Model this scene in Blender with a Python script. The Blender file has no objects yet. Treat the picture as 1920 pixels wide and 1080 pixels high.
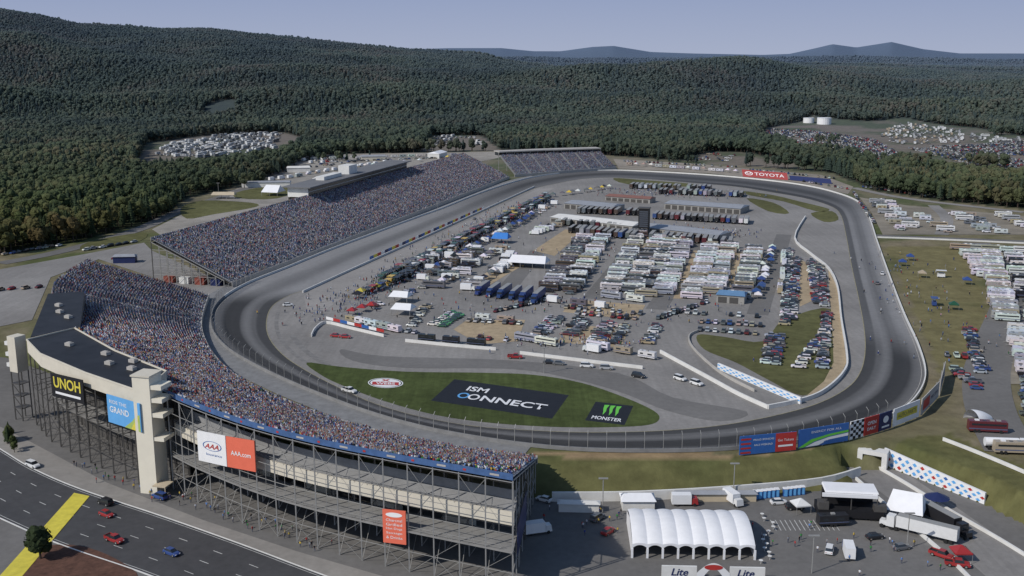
import bpy,bmesh,math,random,time
import numpy as np
from mathutils import Vector,Matrix
from mathutils.geometry import tessellate_polygon
T0=time.time()
random.seed(7); rng=np.random.default_rng(7)
C=bpy.context.scene.collection
H=108.0;F=2000.0;TH=math.atan(440/2000);cs=math.cos(TH);sn=math.sin(TH)
LOWZ=-6.0
def G(x,y,z=0.0):
    dy=540-y; Z=dy*cs-F*sn; Y=F*cs+dy*sn; t=(z-H)/Z
    return Vector(((x-960)*t,Y*t,z))
def zpx(P,py):
    dy=540-py; return H+P[1]*((dy*cs-F*sn)/(F*cs+dy*sn))
def on_poly(poly,px,py):
    dy=540-py; m=(px-960)/(F*cs+dy*sn)
    best=None
    for a,b in zip(poly[:-1],poly[1:]):
        fa=a[0]-m*a[1]; fb=b[0]-m*b[1]
        if fa*fb<=0 and fa!=fb:
            t=fa/(fa-fb); p=Vector((a[0]+(b[0]-a[0])*t,a[1]+(b[1]-a[1])*t,0))
            if best is None or p.y<best.y: best=p
    return best
PHI=math.radians(15.55); D=Vector((math.sin(PHI),math.cos(PHI),0)); P_=Vector((math.cos(PHI),-math.sin(PHI),0))
HD=math.pi/2-PHI; HP=-PHI
# ---------------------------------------------------------------- materials
MATS={}
def nt(name):
    m=bpy.data.materials.new(name); m.use_nodes=True; t=m.node_tree; b=t.nodes['Principled BSDF']; return m,t,b
def mat(name,col,rough=.8,var=.12,scale=.6,metal=0,obj=False,attr=None,haze=False,bump=0,spec=.3,big=0,streak=0):
    if name in MATS: return MATS[name]
    m,t,b=nt(name); N=t.nodes; L=t.links
    b.inputs['Roughness'].default_value=rough; b.inputs['Metallic'].default_value=metal
    b.inputs['Specular IOR Level'].default_value=spec
    if obj:
        src=N.new('ShaderNodeObjectInfo').outputs['Color']
    elif attr:
        a=N.new('ShaderNodeAttribute'); a.attribute_name=attr; src=a.outputs['Color']
    else:
        r=N.new('ShaderNodeRGB'); r.outputs[0].default_value=(*col,1); src=r.outputs[0]
    g=N.new('ShaderNodeNewGeometry')
    def layer(src,scale,var,rot=None):
        no=N.new('ShaderNodeTexNoise'); no.inputs['Scale'].default_value=scale; no.inputs['Detail'].default_value=6; no.inputs['Roughness'].default_value=.68
        if rot:
            mp_=N.new('ShaderNodeMapping'); mp_.inputs['Rotation'].default_value=(0,0,PHI); mp_.inputs['Scale'].default_value=rot; L.new(g.outputs['Position'],mp_.inputs['Vector']); L.new(mp_.outputs[0],no.inputs['Vector'])
        else: L.new(g.outputs['Position'],no.inputs['Vector'])
        mr=N.new('ShaderNodeMapRange'); mr.inputs[1].default_value=.3; mr.inputs[2].default_value=.7; mr.inputs[3].default_value=1-var; mr.inputs[4].default_value=1+var
        L.new(no.outputs['Fac'],mr.inputs[0])
        mx=N.new('ShaderNodeVectorMath'); mx.operation='SCALE'; L.new(src,mx.inputs[0]); L.new(mr.outputs[0],mx.inputs['Scale'])
        return mx.outputs[0],no
    out,no=layer(src,scale,var)
    if big: out,_=layer(out,.018,big)
    if streak: out,_=layer(out,.5,streak,(1,.05,1))
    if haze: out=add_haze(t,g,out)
    L.new(out,b.inputs['Base Color'])
    if bump:
        bp=N.new('ShaderNodeBump'); bp.inputs['Strength'].default_value=bump; bp.inputs['Distance'].default_value=1.0
        L.new(no.outputs['Fac'],bp.inputs['Height']); L.new(bp.outputs[0],b.inputs['Normal'])
    MATS[name]=m; return m
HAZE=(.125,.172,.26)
def add_haze(t,g,out):  # distance haze painted into base colour of ground and foliage, by world Y
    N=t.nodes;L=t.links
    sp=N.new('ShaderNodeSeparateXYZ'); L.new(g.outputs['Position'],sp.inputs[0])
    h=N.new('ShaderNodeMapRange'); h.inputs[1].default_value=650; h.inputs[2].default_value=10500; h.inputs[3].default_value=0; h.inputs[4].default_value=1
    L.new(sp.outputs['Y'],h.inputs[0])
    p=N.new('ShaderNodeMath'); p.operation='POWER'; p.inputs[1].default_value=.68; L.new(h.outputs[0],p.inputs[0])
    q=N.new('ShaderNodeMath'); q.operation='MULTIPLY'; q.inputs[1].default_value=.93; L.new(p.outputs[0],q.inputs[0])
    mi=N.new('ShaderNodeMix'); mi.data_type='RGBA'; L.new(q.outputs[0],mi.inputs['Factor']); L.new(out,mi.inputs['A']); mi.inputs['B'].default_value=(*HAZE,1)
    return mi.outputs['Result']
# ---------------------------------------------------------------- mesh builder
class MB:
    def __init__(s): s.v=[];s.f=[];s.m=[]
    def add(s,vs,fs,mi=0):
        o=len(s.v); s.v+= [tuple(v) for v in vs]
        for i,f in enumerate(fs): s.f.append([o+k for k in f]); s.m.append(mi[i] if isinstance(mi,(list,tuple)) else mi)
        return s
    def box(s,x0,x1,y0,y1,z0,z1,mi=0,tx=0,ty=0,M=None):
        vs=[Vector(p) for p in [(x0,y0,z0),(x1,y0,z0),(x1,y1,z0),(x0,y1,z0),(x0+tx,y0+ty,z1),(x1-tx,y0+ty,z1),(x1-tx,y1-ty,z1),(x0+tx,y1-ty,z1)]]
        if M: vs=[M@v for v in vs]
        return s.add(vs,[(3,2,1,0),(4,5,6,7),(0,1,5,4),(1,2,6,5),(2,3,7,6),(3,0,4,7)],mi)
    def bar(s,p,q,r,mi=0,n=4):
        p=Vector(p);q=Vector(q);d=(q-p).normalized(); a=Vector((0,0,1)) if abs(d.z)<.9 else Vector((1,0,0))
        u=d.cross(a).normalized();w=d.cross(u)
        vs=[];fs=[]
        for k in range(n):
            an=2*math.pi*(k+.5)/n; o=(u*math.cos(an)+w*math.sin(an))*r; vs+=[p+o,q+o]
        for k in range(n): a0=2*k;b0=2*((k+1)%n); fs.append((a0,a0+1,b0+1,b0))
        fs.append([2*k for k in range(n)]); fs.append([2*k+1 for k in range(n)][::-1])
        return s.add(vs,fs,mi)
    def prism(s,pts,z0,z1,mt=0,ms=0):
        n=len(pts); vs=[(p[0],p[1],z0) for p in pts]+[(p[0],p[1],z1) for p in pts]
        s.add(vs,[(i,(i+1)%n,n+(i+1)%n,n+i) for i in range(n)],ms)
        tri=tessellate_polygon([[Vector((p[0],p[1],0)) for p in pts]])
        s.add([(p[0],p[1],z1) for p in pts],[t for t in tri],mt)
        s.add([(p[0],p[1],z0) for p in pts],[t[::-1] for t in tri],ms); return s
    def flat(s,pts,mi=0):
        tri=tessellate_polygon([[Vector((p[0],p[1],0)) for p in pts]])
        fs=[]
        for t in tri:
            a,b,c=[Vector(pts[i]) for i in t]
            fs.append(t if (b-a).cross(c-a).z>0 else t[::-1])
        return s.add(pts,fs,mi)
    def strip(s,pts,w,z,mi=0,closed=False):
        n=len(pts);vs=[];fs=[]
        for i,p in enumerate(pts):
            a=pts[i-1] if (i>0 or closed) else p; b=pts[(i+1)%n] if (i<n-1 or closed) else p
            t=Vector((b[0]-a[0],b[1]-a[1],0)).normalized(); nn=Vector((-t.y,t.x,0))*w/2
            vs+=[(p[0]-nn.x,p[1]-nn.y,z),(p[0]+nn.x,p[1]+nn.y,z)]
        for i in range(n if closed else n-1):
            j=(i+1)%n; fs.append((2*i,2*j,2*j+1,2*i+1))
        return s.add(vs,fs,mi)
    def wall(s,pts,w,z0,z1,mi=0,closed=False):
        n=len(pts);vs=[];fs=[];ms=[]
        for i,p in enumerate(pts):
            a=pts[i-1] if (i>0 or closed) else p; b=pts[(i+1)%n] if (i<n-1 or closed) else p
            t=Vector((b[0]-a[0],b[1]-a[1],0)).normalized(); nn=Vector((-t.y,t.x,0))*w/2
            l=(p[0]-nn.x,p[1]-nn.y);r=(p[0]+nn.x,p[1]+nn.y)
            vs+=[(*l,z0),(*r,z0),(*r,z1),(*l,z1)]
        for i in range(n if closed else n-1):
            a=4*i;b=4*((i+1)%n); fs+=[(a,b,b+3,a+3),(a+3,b+3,b+2,a+2),(a+2,b+2,b+1,a+1)]
            ms+=[mi(i) if callable(mi) else mi]*3
        if not closed: fs+=[(0,3,2,1),(4*n-4,4*n-3,4*n-2,4*n-1)]; ms+=[ms[0],ms[-1]]
        return s.add(vs,fs,ms)
    def build(s,name,mats,parent=None,link=True,smooth=False):
        me=bpy.data.meshes.new(name); me.from_pydata(s.v,[],s.f)
        for m in (mats if isinstance(mats,(list,tuple)) else [mats]): me.materials.append(m)
        me.polygons.foreach_set('material_index',s.m)
        if smooth: me.polygons.foreach_set('use_smooth',[True]*len(s.f))
        me.update()
        o=bpy.data.objects.new(name,me)
        if link: C.objects.link(o)
        if parent: o.parent=parent
        return o
def tag(o,label,cat,group=None,kind=None):
    if label: o['label']=label
    if cat: o['category']=cat
    if group: o['group']=group
    if kind: o['kind']=kind
    return o
def struct(o,label=None,cat=None): o['kind']='structure'; return tag(o,label or o.name.replace('_',' ')+' in the scene here',cat or o.name.split('_')[-1])
def empty(name,loc=(0,0,0),rz=0,link=True):
    o=bpy.data.objects.new(name,None); o.location=loc; o.rotation_euler=(0,0,rz); o.empty_display_size=.5
    if link: C.objects.link(o)
    return o
def fastmesh(name,V,Fq,mats,cols=None,mi=None,smooth=False):
    me=bpy.data.meshes.new(name); n=len(V);k=Fq.shape[1];nf=len(Fq)
    me.vertices.add(n); me.vertices.foreach_set('co',V.astype(np.float32).ravel())
    me.loops.add(nf*k); me.loops.foreach_set('vertex_index',Fq.astype(np.int32).ravel())
    me.polygons.add(nf); me.polygons.foreach_set('loop_start',np.arange(0,nf*k,k,dtype=np.int32)); me.polygons.foreach_set('loop_total',np.full(nf,k,dtype=np.int32))
    for m in mats: me.materials.append(m)
    if mi is not None: me.polygons.foreach_set('material_index',mi.astype(np.int32))
    me.update(calc_edges=True)
    if cols is not None:
        a=me.color_attributes.new('Col','FLOAT_COLOR','POINT'); c=np.ones((n,4),np.float32); c[:,:3]=cols; a.data.foreach_set('color',c.ravel())
    me.polygons.foreach_set('use_smooth',[smooth]*nf)
    o=bpy.data.objects.new(name,me); C.objects.link(o); return o
def cr(pts,n,closed=False):
    P=[np.array(p[:2],float) for p in pts]; m=len(P); out=[]
    segs=m if closed else m-1
    for i in range(segs):
        if closed: p0,p1,p2,p3=P[i-1],P[i],P[(i+1)%m],P[(i+2)%m]
        else: p0=P[max(i-1,0)];p1=P[i];p2=P[i+1];p3=P[min(i+2,m-1)]
        for k in range(n):
            t=k/n; out.append(.5*((2*p1)+(-p0+p2)*t+(2*p0-5*p1+4*p2-p3)*t*t+(-p0+3*p1-3*p2+p3)*t**3))
    if not closed: out.append(P[-1])
    return np.array(out)
def resample(pts,step,closed=False):
    p=np.array([q[:2] for q in pts],float)
    if closed: p=np.vstack([p,p[:1]])
    d=np.r_[0,np.cumsum(np.hypot(*np.diff(p,axis=0).T))]; n=max(2,int(d[-1]/step)+1)
    t=np.linspace(0,d[-1],n); r=np.c_[np.interp(t,d,p[:,0]),np.interp(t,d,p[:,1])]
    return r[:-1] if closed else r
# ---------------------------------------------------------------- numpy noise, polygons
LAT=rng.random((256,256))
def vn(x,y):
    xi=np.floor(x).astype(int);yi=np.floor(y).astype(int);fx=x-xi;fy=y-yi
    fx=fx*fx*(3-2*fx);fy=fy*fy*(3-2*fy)
    a=LAT[xi&255,yi&255];b=LAT[(xi+1)&255,yi&255];c=LAT[xi&255,(yi+1)&255];d=LAT[(xi+1)&255,(yi+1)&255]
    return (a*(1-fx)+b*fx)*(1-fy)+(c*(1-fx)+d*fx)*fy
def fbm(x,y,o=4):
    r=0;a=.5
    for i in range(o): r=r+a*(vn(x*2**i+17.3*i,y*2**i+9.1*i)-.5); a*=.5
    return r
def S(t): t=np.clip(t,0,1); return t*t*(3-2*t)
def inside(X,Y,poly):
    r=np.zeros(X.shape,bool); n=len(poly)
    for i in range(n):
        x0,y0=poly[i][0],poly[i][1]; x1,y1=poly[(i+1)%n][0],poly[(i+1)%n][1]
        if y0==y1: continue
        c=((y0>Y)!=(y1>Y))&(X<(x1-x0)*(Y-y0)/(y1-y0)+x0); r^=c
    return r
def pdist(X,Y,poly,closed=True):
    r=np.full(X.shape,1e9); n=len(poly)
    for i in range(n if closed else n-1):
        x0,y0=poly[i][0],poly[i][1]; x1,y1=poly[(i+1)%n][0],poly[(i+1)%n][1]
        dx,dy=x1-x0,y1-y0; L=dx*dx+dy*dy+1e-9
        t=np.clip(((X-x0)*dx+(Y-y0)*dy)/L,0,1); r=np.minimum(r,np.hypot(X-x0-t*dx,Y-y0-t*dy))
    return r
def GP(l,z=0.0): return [G(x,y,z) for x,y in l]
# ---------------------------------------------------------------- track outline (world metres)
PAIRS=[((540,502),(645,514)),((470,530),(590,538)),((425,555),(545,553)),((402,578),(512,573)),((396,602),(500,600)),((402,628),(504,632)),((430,658),(530,665)),((480,688),(572,694)),((540,717),(625,722)),((600,742),(685,750)),((680,772),(750,772)),((760,796),(830,790)),((850,816),(905,801)),((980,836),(1010,808)),((1100,846),(1110,811)),((1250,848),(1240,808)),((1380,843),(1350,798)),((1500,830),(1450,780)),((1600,808),(1530,758)),((1670,782),(1585,730)),((1715,750),(1612,700)),((1735,705),(1622,660)),((1722,650),(1620,615)),((1695,590),(1610,560)),((1668,520),(1597,500)),((1645,455),(1587,445)),((1628,405),(1577,405)),((1607,378),(1560,388)),((1560,360),(1515,373)),((1500,347),(1450,361)),((1420,337),(1380,350)),((1330,329),(1300,343)),((1230,323),(1215,336)),((1150,320),(1145,333)),((1080,323),(1090,336)),((1010,331),(1045,344)),((960,343),(1005,353)),((900,363),(960,372)),((830,391),(895,402)),((780,409),(845,423)),((700,439),(770,457)),((620,469),(705,486))]
OUT=cr([G(*a) for a,b in PAIRS],8,True); INN=cr([G(*b) for a,b in PAIRS],8,True)
W0=G(1655,872,LOWZ);W1=G(1845,946,LOWZ);WN=Vector((.83,.55,0))*3.6
LOW=GP([(-900,700),(-300,640),(60,620),(330,705),(450,765),(600,805),(800,848),(1020,852),(1380,852),(1590,832),(1640,838)])+[W0+WN,W1+WN,G(1920,985,LOWZ)+WN,G(2300,1190,-3),Vector((150,-300,0)),Vector((-600,-300,0))]
C1=GP([(-300,500),(0,478),(150,452),(300,412),(350,372),(440,350),(540,322),(560,304),(640,289),(800,286),(950,282),(1150,292),(1290,303),(1560,324),(1640,358),(1760,376),(1920,392),(2300,430)])+[Vector((900,-200,0)),Vector((-900,-200,0)),Vector((-900,400,0))]
C2=GP([(250,322),(275,268),(400,252),(530,248),(590,264),(520,302),(380,318)])
C3=GP([(1425,264),(1436,240),(1520,226),(1620,230),(1700,228),(1830,240),(1920,256),(2200,280),(2200,385),(1920,346),(1800,332),(1700,322),(1600,306),(1500,286)])
C4=GP([(790,284),(810,254),(900,254),(940,282)])
C5=GP([(1270,304),(1330,284),(1400,286),(1560,320)])
C6=GP([(1095,172),(1110,163),(1180,165),(1215,176),(1150,180)])
SK=np.array([(-900,2),(-400,2),(0,5),(80,17),(150,33),(300,41),(400,42),(520,54),(600,62),(750,78),(900,90),(960,104),(1050,120),(1200,130),(1300,128),(1400,114),(1500,108),(1600,109),(1750,116),(1900,122),(2800,126)])
SK2=np.array([(-900,104),(200,90),(320,80),(540,76),(620,80),(700,94),(840,90),(940,90),(1000,96),(1050,96),(1110,88),(1150,86),(1220,97),(1300,100),(1430,103),(1480,101),(1530,90),(1560,83),(1605,89),(1670,79),(1730,92),(1800,100),(2800,102)])
def height(X,Y):
    Ym=np.maximum(Y,50.); px=960+2048*X/Ym
    z1=108+(100-np.interp(px,SK[:,0],SK[:,1]))/2097*3300-32
    z2=108+(100-np.interp(px,SK2[:,0],SK2[:,1]))/2097*9500
    z1=np.maximum(z1,8)
    h1=z1*S((Y-1750)/1550)**1.25*(1-.65*S((Y-3400)/1800))
    h1=h1+(fbm(X/430,Y/520,4)*70)*S((Y-1700)/500)*(1-.82*S((Y-2550)/700))
    h1=h1+(18+55*vn(X/420+7,Y*0+2.3))*np.exp(-((Y-2330-170*np.sin(X/310))/230)**2)+(10+42*vn(X/330+31,Y*0+5.3))*np.exp(-((Y-1900-120*np.sin(X/260+1))/150)**2)*S((Y-1650)/200)
    h2=z2*S((Y-6300)/3000)*(1-.3*S((Y-10000)/3000))+fbm(X/1500,Y/1500,3)*8*S((Y-6000)/1500)
    h3=(22+fbm(X/900+5,Y/900,3)*60)*S((Y-4300)/1400)
    h4=(60+fbm(X/1100+25,Y/2000,3)*70)*np.exp(-((Y-6800)/900)**2)
    h=np.maximum(np.maximum(h1,h2),np.where(Y>3600,np.maximum(h3,h4),-99))
    ins=inside(X,Y,LOW); d=np.where(ins,pdist(X,Y,LOW),0)
    w=np.where(X>92,2.5,17.0)
    return h+LOWZ*S(d/w)
def hz(x,y): return float(height(np.array([x]),np.array([y]))[0])
# ---------------------------------------------------------------- ground sheet
ys=[-150.];
while ys[-1]<13500: ys.append(ys[-1]+ (2.2 if ys[-1]<460 and ys[-1]>150 else max(6 if ys[-1]<150 else 3,.011*ys[-1])))
ys=np.array(ys); sg=np.linspace(-1,1,480)
Yg,Sg=np.meshgrid(ys,sg,indexing='ij'); Xg=Sg*(250+.64*np.maximum(Yg,0))
Zg=height(Xg,Yg)
nr,nc=Xg.shape
inC1=inside(Xg,Yg,C1)
Zg=Zg-np.where(inC1|(Yg<1500),.12,0)
col=np.zeros((nr,nc,3)); fr=fbm(Xg/60,Yg/60,4); fr2=fbm(Xg/14,Yg/14,3)
col[:]=(.036,.043,.020)
dry=np.array((.165,.145,.085)); lawn=np.array((.085,.098,.038)); dirt=np.array((.25,.205,.15))
mix=S((fr+.05)/.2)[...,None]; m2=S((fr2+.05)/.25)[...,None]
cc=dry*(1-mix)+lawn*mix; cc=cc*(1-.45*m2)+dirt*.9*.45*m2
col[inC1]=cc[inC1]
for cl in (C2,C3,C4,C5,C6):
    mk=inside(Xg,Yg,cl); col[mk]=(dirt*.7*(1-mix)+lawn*.9*mix)[mk]
lawnpoly=GP([(1000,845),(1380,850),(1590,830),(1640,860),(1650,890),(1000,960)])
lawn2=GP([(1650,862),(1700,820),(1780,812),(1860,850),(1960,890),(2100,1000),(1960,985),(1850,940)])
strp=(.5+.5*np.sign(np.sin((Xg*.45+Yg*.9)*1.1)))[...,None]
for lp in (lawnpoly,lawn2):
    mk=inside(Xg,Yg,lp); col[mk]=((np.array((.125,.12,.05))*(1-mix*.5)+np.array((.06,.08,.028))*mix*.5)*(1-.12*strp))[mk]
mk=inside(Xg,Yg,lawnpoly)&(pdist(Xg,Yg,[tuple(p) for p in OUT[8*13:8*19]],False)<4.5); col[mk]=np.array((.26,.19,.11))
mk=inside(Xg,Yg,GP([(1660,462),(1800,462),(1850,560),(1830,680),(1760,700),(1740,640)])); col[mk]=(np.array((.165,.145,.07))*(1-mix)+np.array((.08,.085,.035))*mix)[mk]
idx=np.arange(nr*nc).reshape(nr,nc)
Fq=np.stack([idx[:-1,:-1],idx[:-1,1:],idx[1:,1:],idx[1:,:-1]],-1).reshape(-1,4)
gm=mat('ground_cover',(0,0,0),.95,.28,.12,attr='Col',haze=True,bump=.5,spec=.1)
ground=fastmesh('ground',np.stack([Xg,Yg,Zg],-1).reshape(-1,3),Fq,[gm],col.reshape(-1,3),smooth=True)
struct(ground,'rolling ground with grass, dirt and wooded hills reaching the horizon','ground')
# ---------------------------------------------------------------- material set
asph=mat('asphalt_light',(.225,.214,.202),.9,.12,.6,big=.22,streak=.10)
asph2=mat('asphalt_mid',(.15,.144,.137),.9,.12,.5,big=.2)
asphd=mat('asphalt_dark',(.06,.06,.063),.85,.15,.4,big=.15)
conc=mat('concrete',(.40,.38,.35),.85,.12,.3)
whitec=mat('white_concrete',(.66,.65,.62),.7,.10,.25)
cream=mat('cream_panel',(.60,.555,.46),.7,.07,.3)
blackroof=mat('black_roof',(.022,.023,.027),.6,.3,.2,big=.3)
steel=mat('galvanised_steel',(.32,.315,.30),.55,.1,1,metal=.2)
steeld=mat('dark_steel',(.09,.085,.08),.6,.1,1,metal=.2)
postm=mat('fence_steel',(.10,.10,.105),.6,.1,1,metal=.2)
alum=mat('bench_aluminium',(.33,.34,.37),.6,.12,.3,metal=.2)
grassm=mat('lawn',(.062,.080,.027),.95,.25,.3,spec=.1,big=.3,streak=.2)
grassy=mat('dry_lawn',(.105,.105,.045),.95,.3,.2,spec=.1,big=.3)
dirtm=mat('tan_dirt',(.36,.285,.19),.95,.2,.3,spec=.1,big=.2)
glass=mat('tinted_glass',(.02,.025,.03),.15,.05,1,spec=.8)
rubber=mat('tyre_rubber',(.02,.02,.02),.8,.1,3)
paint_o=mat('body_paint',(0,0,0),.35,.06,1,obj=True,spec=.5)
white=mat('white_paint',(.75,.75,.75),.5,.05,.5)
yellow=mat('yellow_paint',(.62,.53,.07),.6,.15,.5)
dull=mat('worn_yellow',(.28,.25,.15),.7,.3,.5)
blue=mat('blue_banner',(.035,.12,.36),.5,.08,.5)
railblue=mat('rail_blue',(.06,.12,.26),.6,.25,.5)
red=mat('red_banner',(.42,.04,.035),.5,.08,.5)
orange=mat('orange_red_banner',(.70,.15,.09),.5,.05,.5)
black=mat('black_banner',(.014,.014,.016),.6,.2,.5)
green=mat('green_print',(.14,.52,.06),.5,.05,.5)
navy=mat('navy_banner',(.02,.03,.10),.5,.1,.5)
fabric=mat('white_fabric',(.76,.76,.77),.7,.05,.4)
ltblue=mat('light_blue_print',(.12,.36,.68),.5,.08,.5)
tan=mat('light_tan',(.5,.42,.3),.8,.1,.3)
darkwall=mat('dark_backing',(.085,.08,.074),.8,.2,.4)
# ---------------------------------------------------------------- flat sheets
def sheet(name,pts,z,m,label,cat=None):
    o=MB().flat([(p[0],p[1],z) for p in pts]).build(name,m); return struct(o,label,cat)
def smooth(l,z=0,n=5): return cr(GP(l,z),n,True)
sheet('parking_lot',LOW,LOWZ+.03,asph2,'grey asphalt lot around and below the curved grandstand','lot')
sheet('infield_pavement',OUT,.02,asph,'pale worn asphalt covering the infield of the oval','pavement')
def offs(line,d,closed=True):
    n=len(line); nx=np.roll(line,-1,0);pv=np.roll(line,1,0)
    if not closed: nx[-1]=line[-1];pv[0]=line[0]
    t=nx-pv; t/=np.linalg.norm(t,axis=1)[:,None]+1e-9; return line+np.c_[-t[:,1],t[:,0]]*d
cen_=OUT.mean(0); sgn=1 if np.linalg.norm(offs(OUT,5)[40]-cen_)>np.linalg.norm(OUT[40]-cen_) else -1
n=len(OUT); M_=24; V=[];Cc=[]
for i in range(n):
    k=i/8.0
    near=float(S((k-1.2)/1.6)*(1-S((k-21.2)/1.6))); far=float(S((k-25)/3)*(1-S((k-36)/3)))
    ins_=float(S((k-19)/2)*(1-S((k-30)/3)))
    for j in range(M_+1):
        v=j/M_; p=OUT[i]*(1-v)+INN[i]*v; V.append((p[0],p[1],.05))
        c=.235
        gro=float(S((v-.18)/.06)*(1-S((v-.50)/.06)))
        c*=1-near*(.57+.27*gro-.20*math.exp(-((v-.64)/.07)**2)-.14*math.exp(-((v-.08)/.06)**2)+.20*float(S((v-.80)/.04)))
        c*=1-far*(.48+.3*math.exp(-((v-.5)/.22)**2))
        c*=1-(.42*math.exp(-((v-.5)/.2)**2))*(1-near)*(1-far)
        c*=1-.6*ins_*float(S((v-.78)/.04))*(1-near)
        c*=1+.30*float(fbm(np.array([v*16.]),np.array([i/40.]),2)[0])
        c=max(c,.032)
        Cc.append((c,c*.985,c*.98))
V=np.array(V);Cc=np.array(Cc); idx=np.arange(n*(M_+1)).reshape(n,M_+1); nx=np.roll(idx,-1,0)
Fq=np.stack([idx[:,:-1],nx[:,:-1],nx[:,1:],idx[:,1:]],-1).reshape(-1,4)
tk=fastmesh('race_track',V,Fq,[mat('racing_asphalt',(0,0,0),.8,.10,.4,attr='Col',big=.08)],Cc)
if tk.data.polygons[0].normal.z<0: tk.data.flip_normals()
struct(tk,'banked oval racing surface of dark grey asphalt with worn groove','track')
o=MB().strip(INN,.28,.08,0,True).build('track_line',dull); struct(o,'worn yellow line painted round the inside of the racing surface','marking')
o=MB().strip([OUT[i]*.94+INN[i]*.06 for i in range(n)],.18,.08,0,True).build('track_edge_line',conc); struct(o,'pale line painted near the outer wall of the track','marking')
tmk=MB()
for d,w,i0_,i1_ in ((4,1.6,28,90),(9,2.4,40,110)):
    l=offs(INN,-sgn*d)[i0_:i1_]; tmk.strip(l,w,.035)
o=tmk.build('tyre_marks',mat('tyre_mark',(.185,.178,.17),.9,.25,.3)); struct(o,'faint dark tyre marks curving over the apron of the near turn','marking')
wk=OUT[0:8*13+2]; wo=offs(OUT,sgn*9)[0:8*13+2]
sheet('walkway',list(map(tuple,wk))+list(map(tuple,wo[::-1])),.03,mat('walkway_concrete',(.20,.20,.20),.9,.2,.3),'pale concrete walkway between the near turn wall and the curved stand','walkway')
i0=8*35; wk=np.vstack([OUT[i0:],OUT[:1]]); wo_=offs(OUT,sgn*9); wo=np.vstack([wo_[i0:],wo_[:1]])
sheet('walkway',list(map(tuple,wk))+list(map(tuple,wo[::-1])),.032,MATS['walkway_concrete'],'pale concrete walkway between the front straight wall and main grandstand','walkway')
sheet('grass_island',smooth([(575,680),(640,688),(760,697),(900,699),(1000,703),(1090,718),(1170,745),(1225,770),(1236,786),(1215,797),(1150,801),(1050,801),(930,794),(820,779),(720,752),(640,722),(600,702)],n=4),.06,grassm,'mown green lawn island inside the near turn','lawn')
sheet('grass_infield',smooth([(1308,628),(1360,632),(1430,640),(1470,600),(1560,580),(1563,680),(1545,715),(1505,742),(1440,712),(1380,680),(1320,655)],n=4),.06,grassy,'dry lawn beside the rows of cars inside the back straight','lawn')
for q,w_ in (([(1150,334),(1210,338),(1300,345),(1290,350),(1180,346)],'left part'),([(1390,358),(1450,366),(1500,378),(1555,392),(1530,396),(1470,378),(1405,366)],'outer right part'),([(1400,372),(1450,380),(1480,400),(1440,396)],'inner right part'),([(1520,400),(1560,396),(1572,412),(1545,416)],'by the back straight')):
    sheet('grass_patch',smooth(q,n=3),.06,grassy,'small lawn patch inside the far turn, '+w_,'lawn')
for q,w_ in (([(1055,585),(1075,562),(1210,572),(1195,600)],'wide one above the central car rows'),([(850,618),(880,597),(985,600),(970,640),(900,646)],'left one by the infield wall'),([(1045,642),(1065,610),(1180,615),(1165,652)],'central one under parked cars'),([(1488,480),(1526,500),(1532,560),(1500,575)],'between car files near the back straight'),([(1553,505),(1570,540),(1577,600),(1587,680),(1575,706),(1520,746),(1505,748),(1545,715),(1563,680),(1560,600),(1556,560)],'long strip along the inner wall'),([(1345,500),(1385,470),(1400,480),(1370,540)],'right of the seventh column'),([(1180,520),(1215,440),(1235,445),(1215,530)],'between motorhome columns'),([(1000,470),(1060,430),(1090,436),(1040,480)],'behind the white marquee'),([(1262,560),(1300,470),(1312,470),(1285,560)],'left of the sixth column'),([(870,540),(960,490),(980,498),(900,545)],'left of the white marquee')):
    sheet('dirt_patch',GP(q),.065,dirtm,'bare tan dirt patch, '+w_,'dirt')
sheet('pit_lane',GP([(570,556),(600,528),(690,498),(1005,356),(1040,352),(980,392),(760,492),(640,560),(600,590),(575,580)]),.055,mat('pit_concrete',(.27,.255,.24),.9,.12,.5,big=.15),'pale pit lane beside the front straight','lane')
sheet('pit_exit_road',smooth([(640,655),(720,668),(960,676),(1160,700),(1260,745),(1400,772),(1350,790),(1250,770),(1170,738),(1080,712),(960,692),(760,690),(660,676)],n=4),.057,asph2,'grey access road curling between the lawn island and the infield wall','road')
for a,b,w_ in (((935,560),(1010,470),'leftmost'),((1110,560),(1215,430),'second from left'),((1230,580),(1310,455),'third from left'),((1420,590),(1470,440),'rightmost')):
    o=MB().strip([G(*a),G(*b)],9,.058).build('infield_road',asph2); struct(o,'straight grey lane between rows of motorhomes, '+w_,'road')
sheet('side_lot',GP([(-300,600),(0,505),(150,478),(270,455),(285,470),(432,535),(395,556),(185,486),(95,520),(60,600),(0,612)]),.02,asph,'grey lot beside the end of the main grandstand','lot')
sheet('rear_lot',GP([(560,290),(950,284),(935,296),(600,365),(300,440),(285,430),(420,362),(540,322)]),.02,mat('rear_concrete',(.27,.25,.22),.9,.2,.1,big=.25),'pale service lot behind the main grandstand','lot')
for q,w_ in (([(150,463),(180,450),(270,436),(262,452),(170,468)],'leftmost by the road'),([(340,390),(380,376),(470,380),(480,388),(400,402),(350,410)],'by the tan pavilion'),([(440,362),(500,350),(570,352),(520,372),(450,372)],'under the white peaked tent')):
    sheet('grass_patch',smooth(q,n=3),.06,grassy,'lawn patch behind the main grandstand, '+w_,'lawn')
sheet('far_lot',GP([(1150,298),(1290,306),(1540,328),(1600,350),(1590,364),(1500,343),(1330,325),(1160,316)]),.02,mat('far_gravel',(.26,.23,.19),.9,.2,.1,big=.25),'gravel lot beyond the far turn','lot')
gravel=mat('camp_gravel',(.22,.195,.155),.9,.2,.1,big=.3)
sheet('camp_lot',GP([(1612,370),(1700,385),(1920,405),(1990,440),(1655,440),(1635,400)]),.02,gravel,'gravel camping lot outside the back straight','lot')
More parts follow.
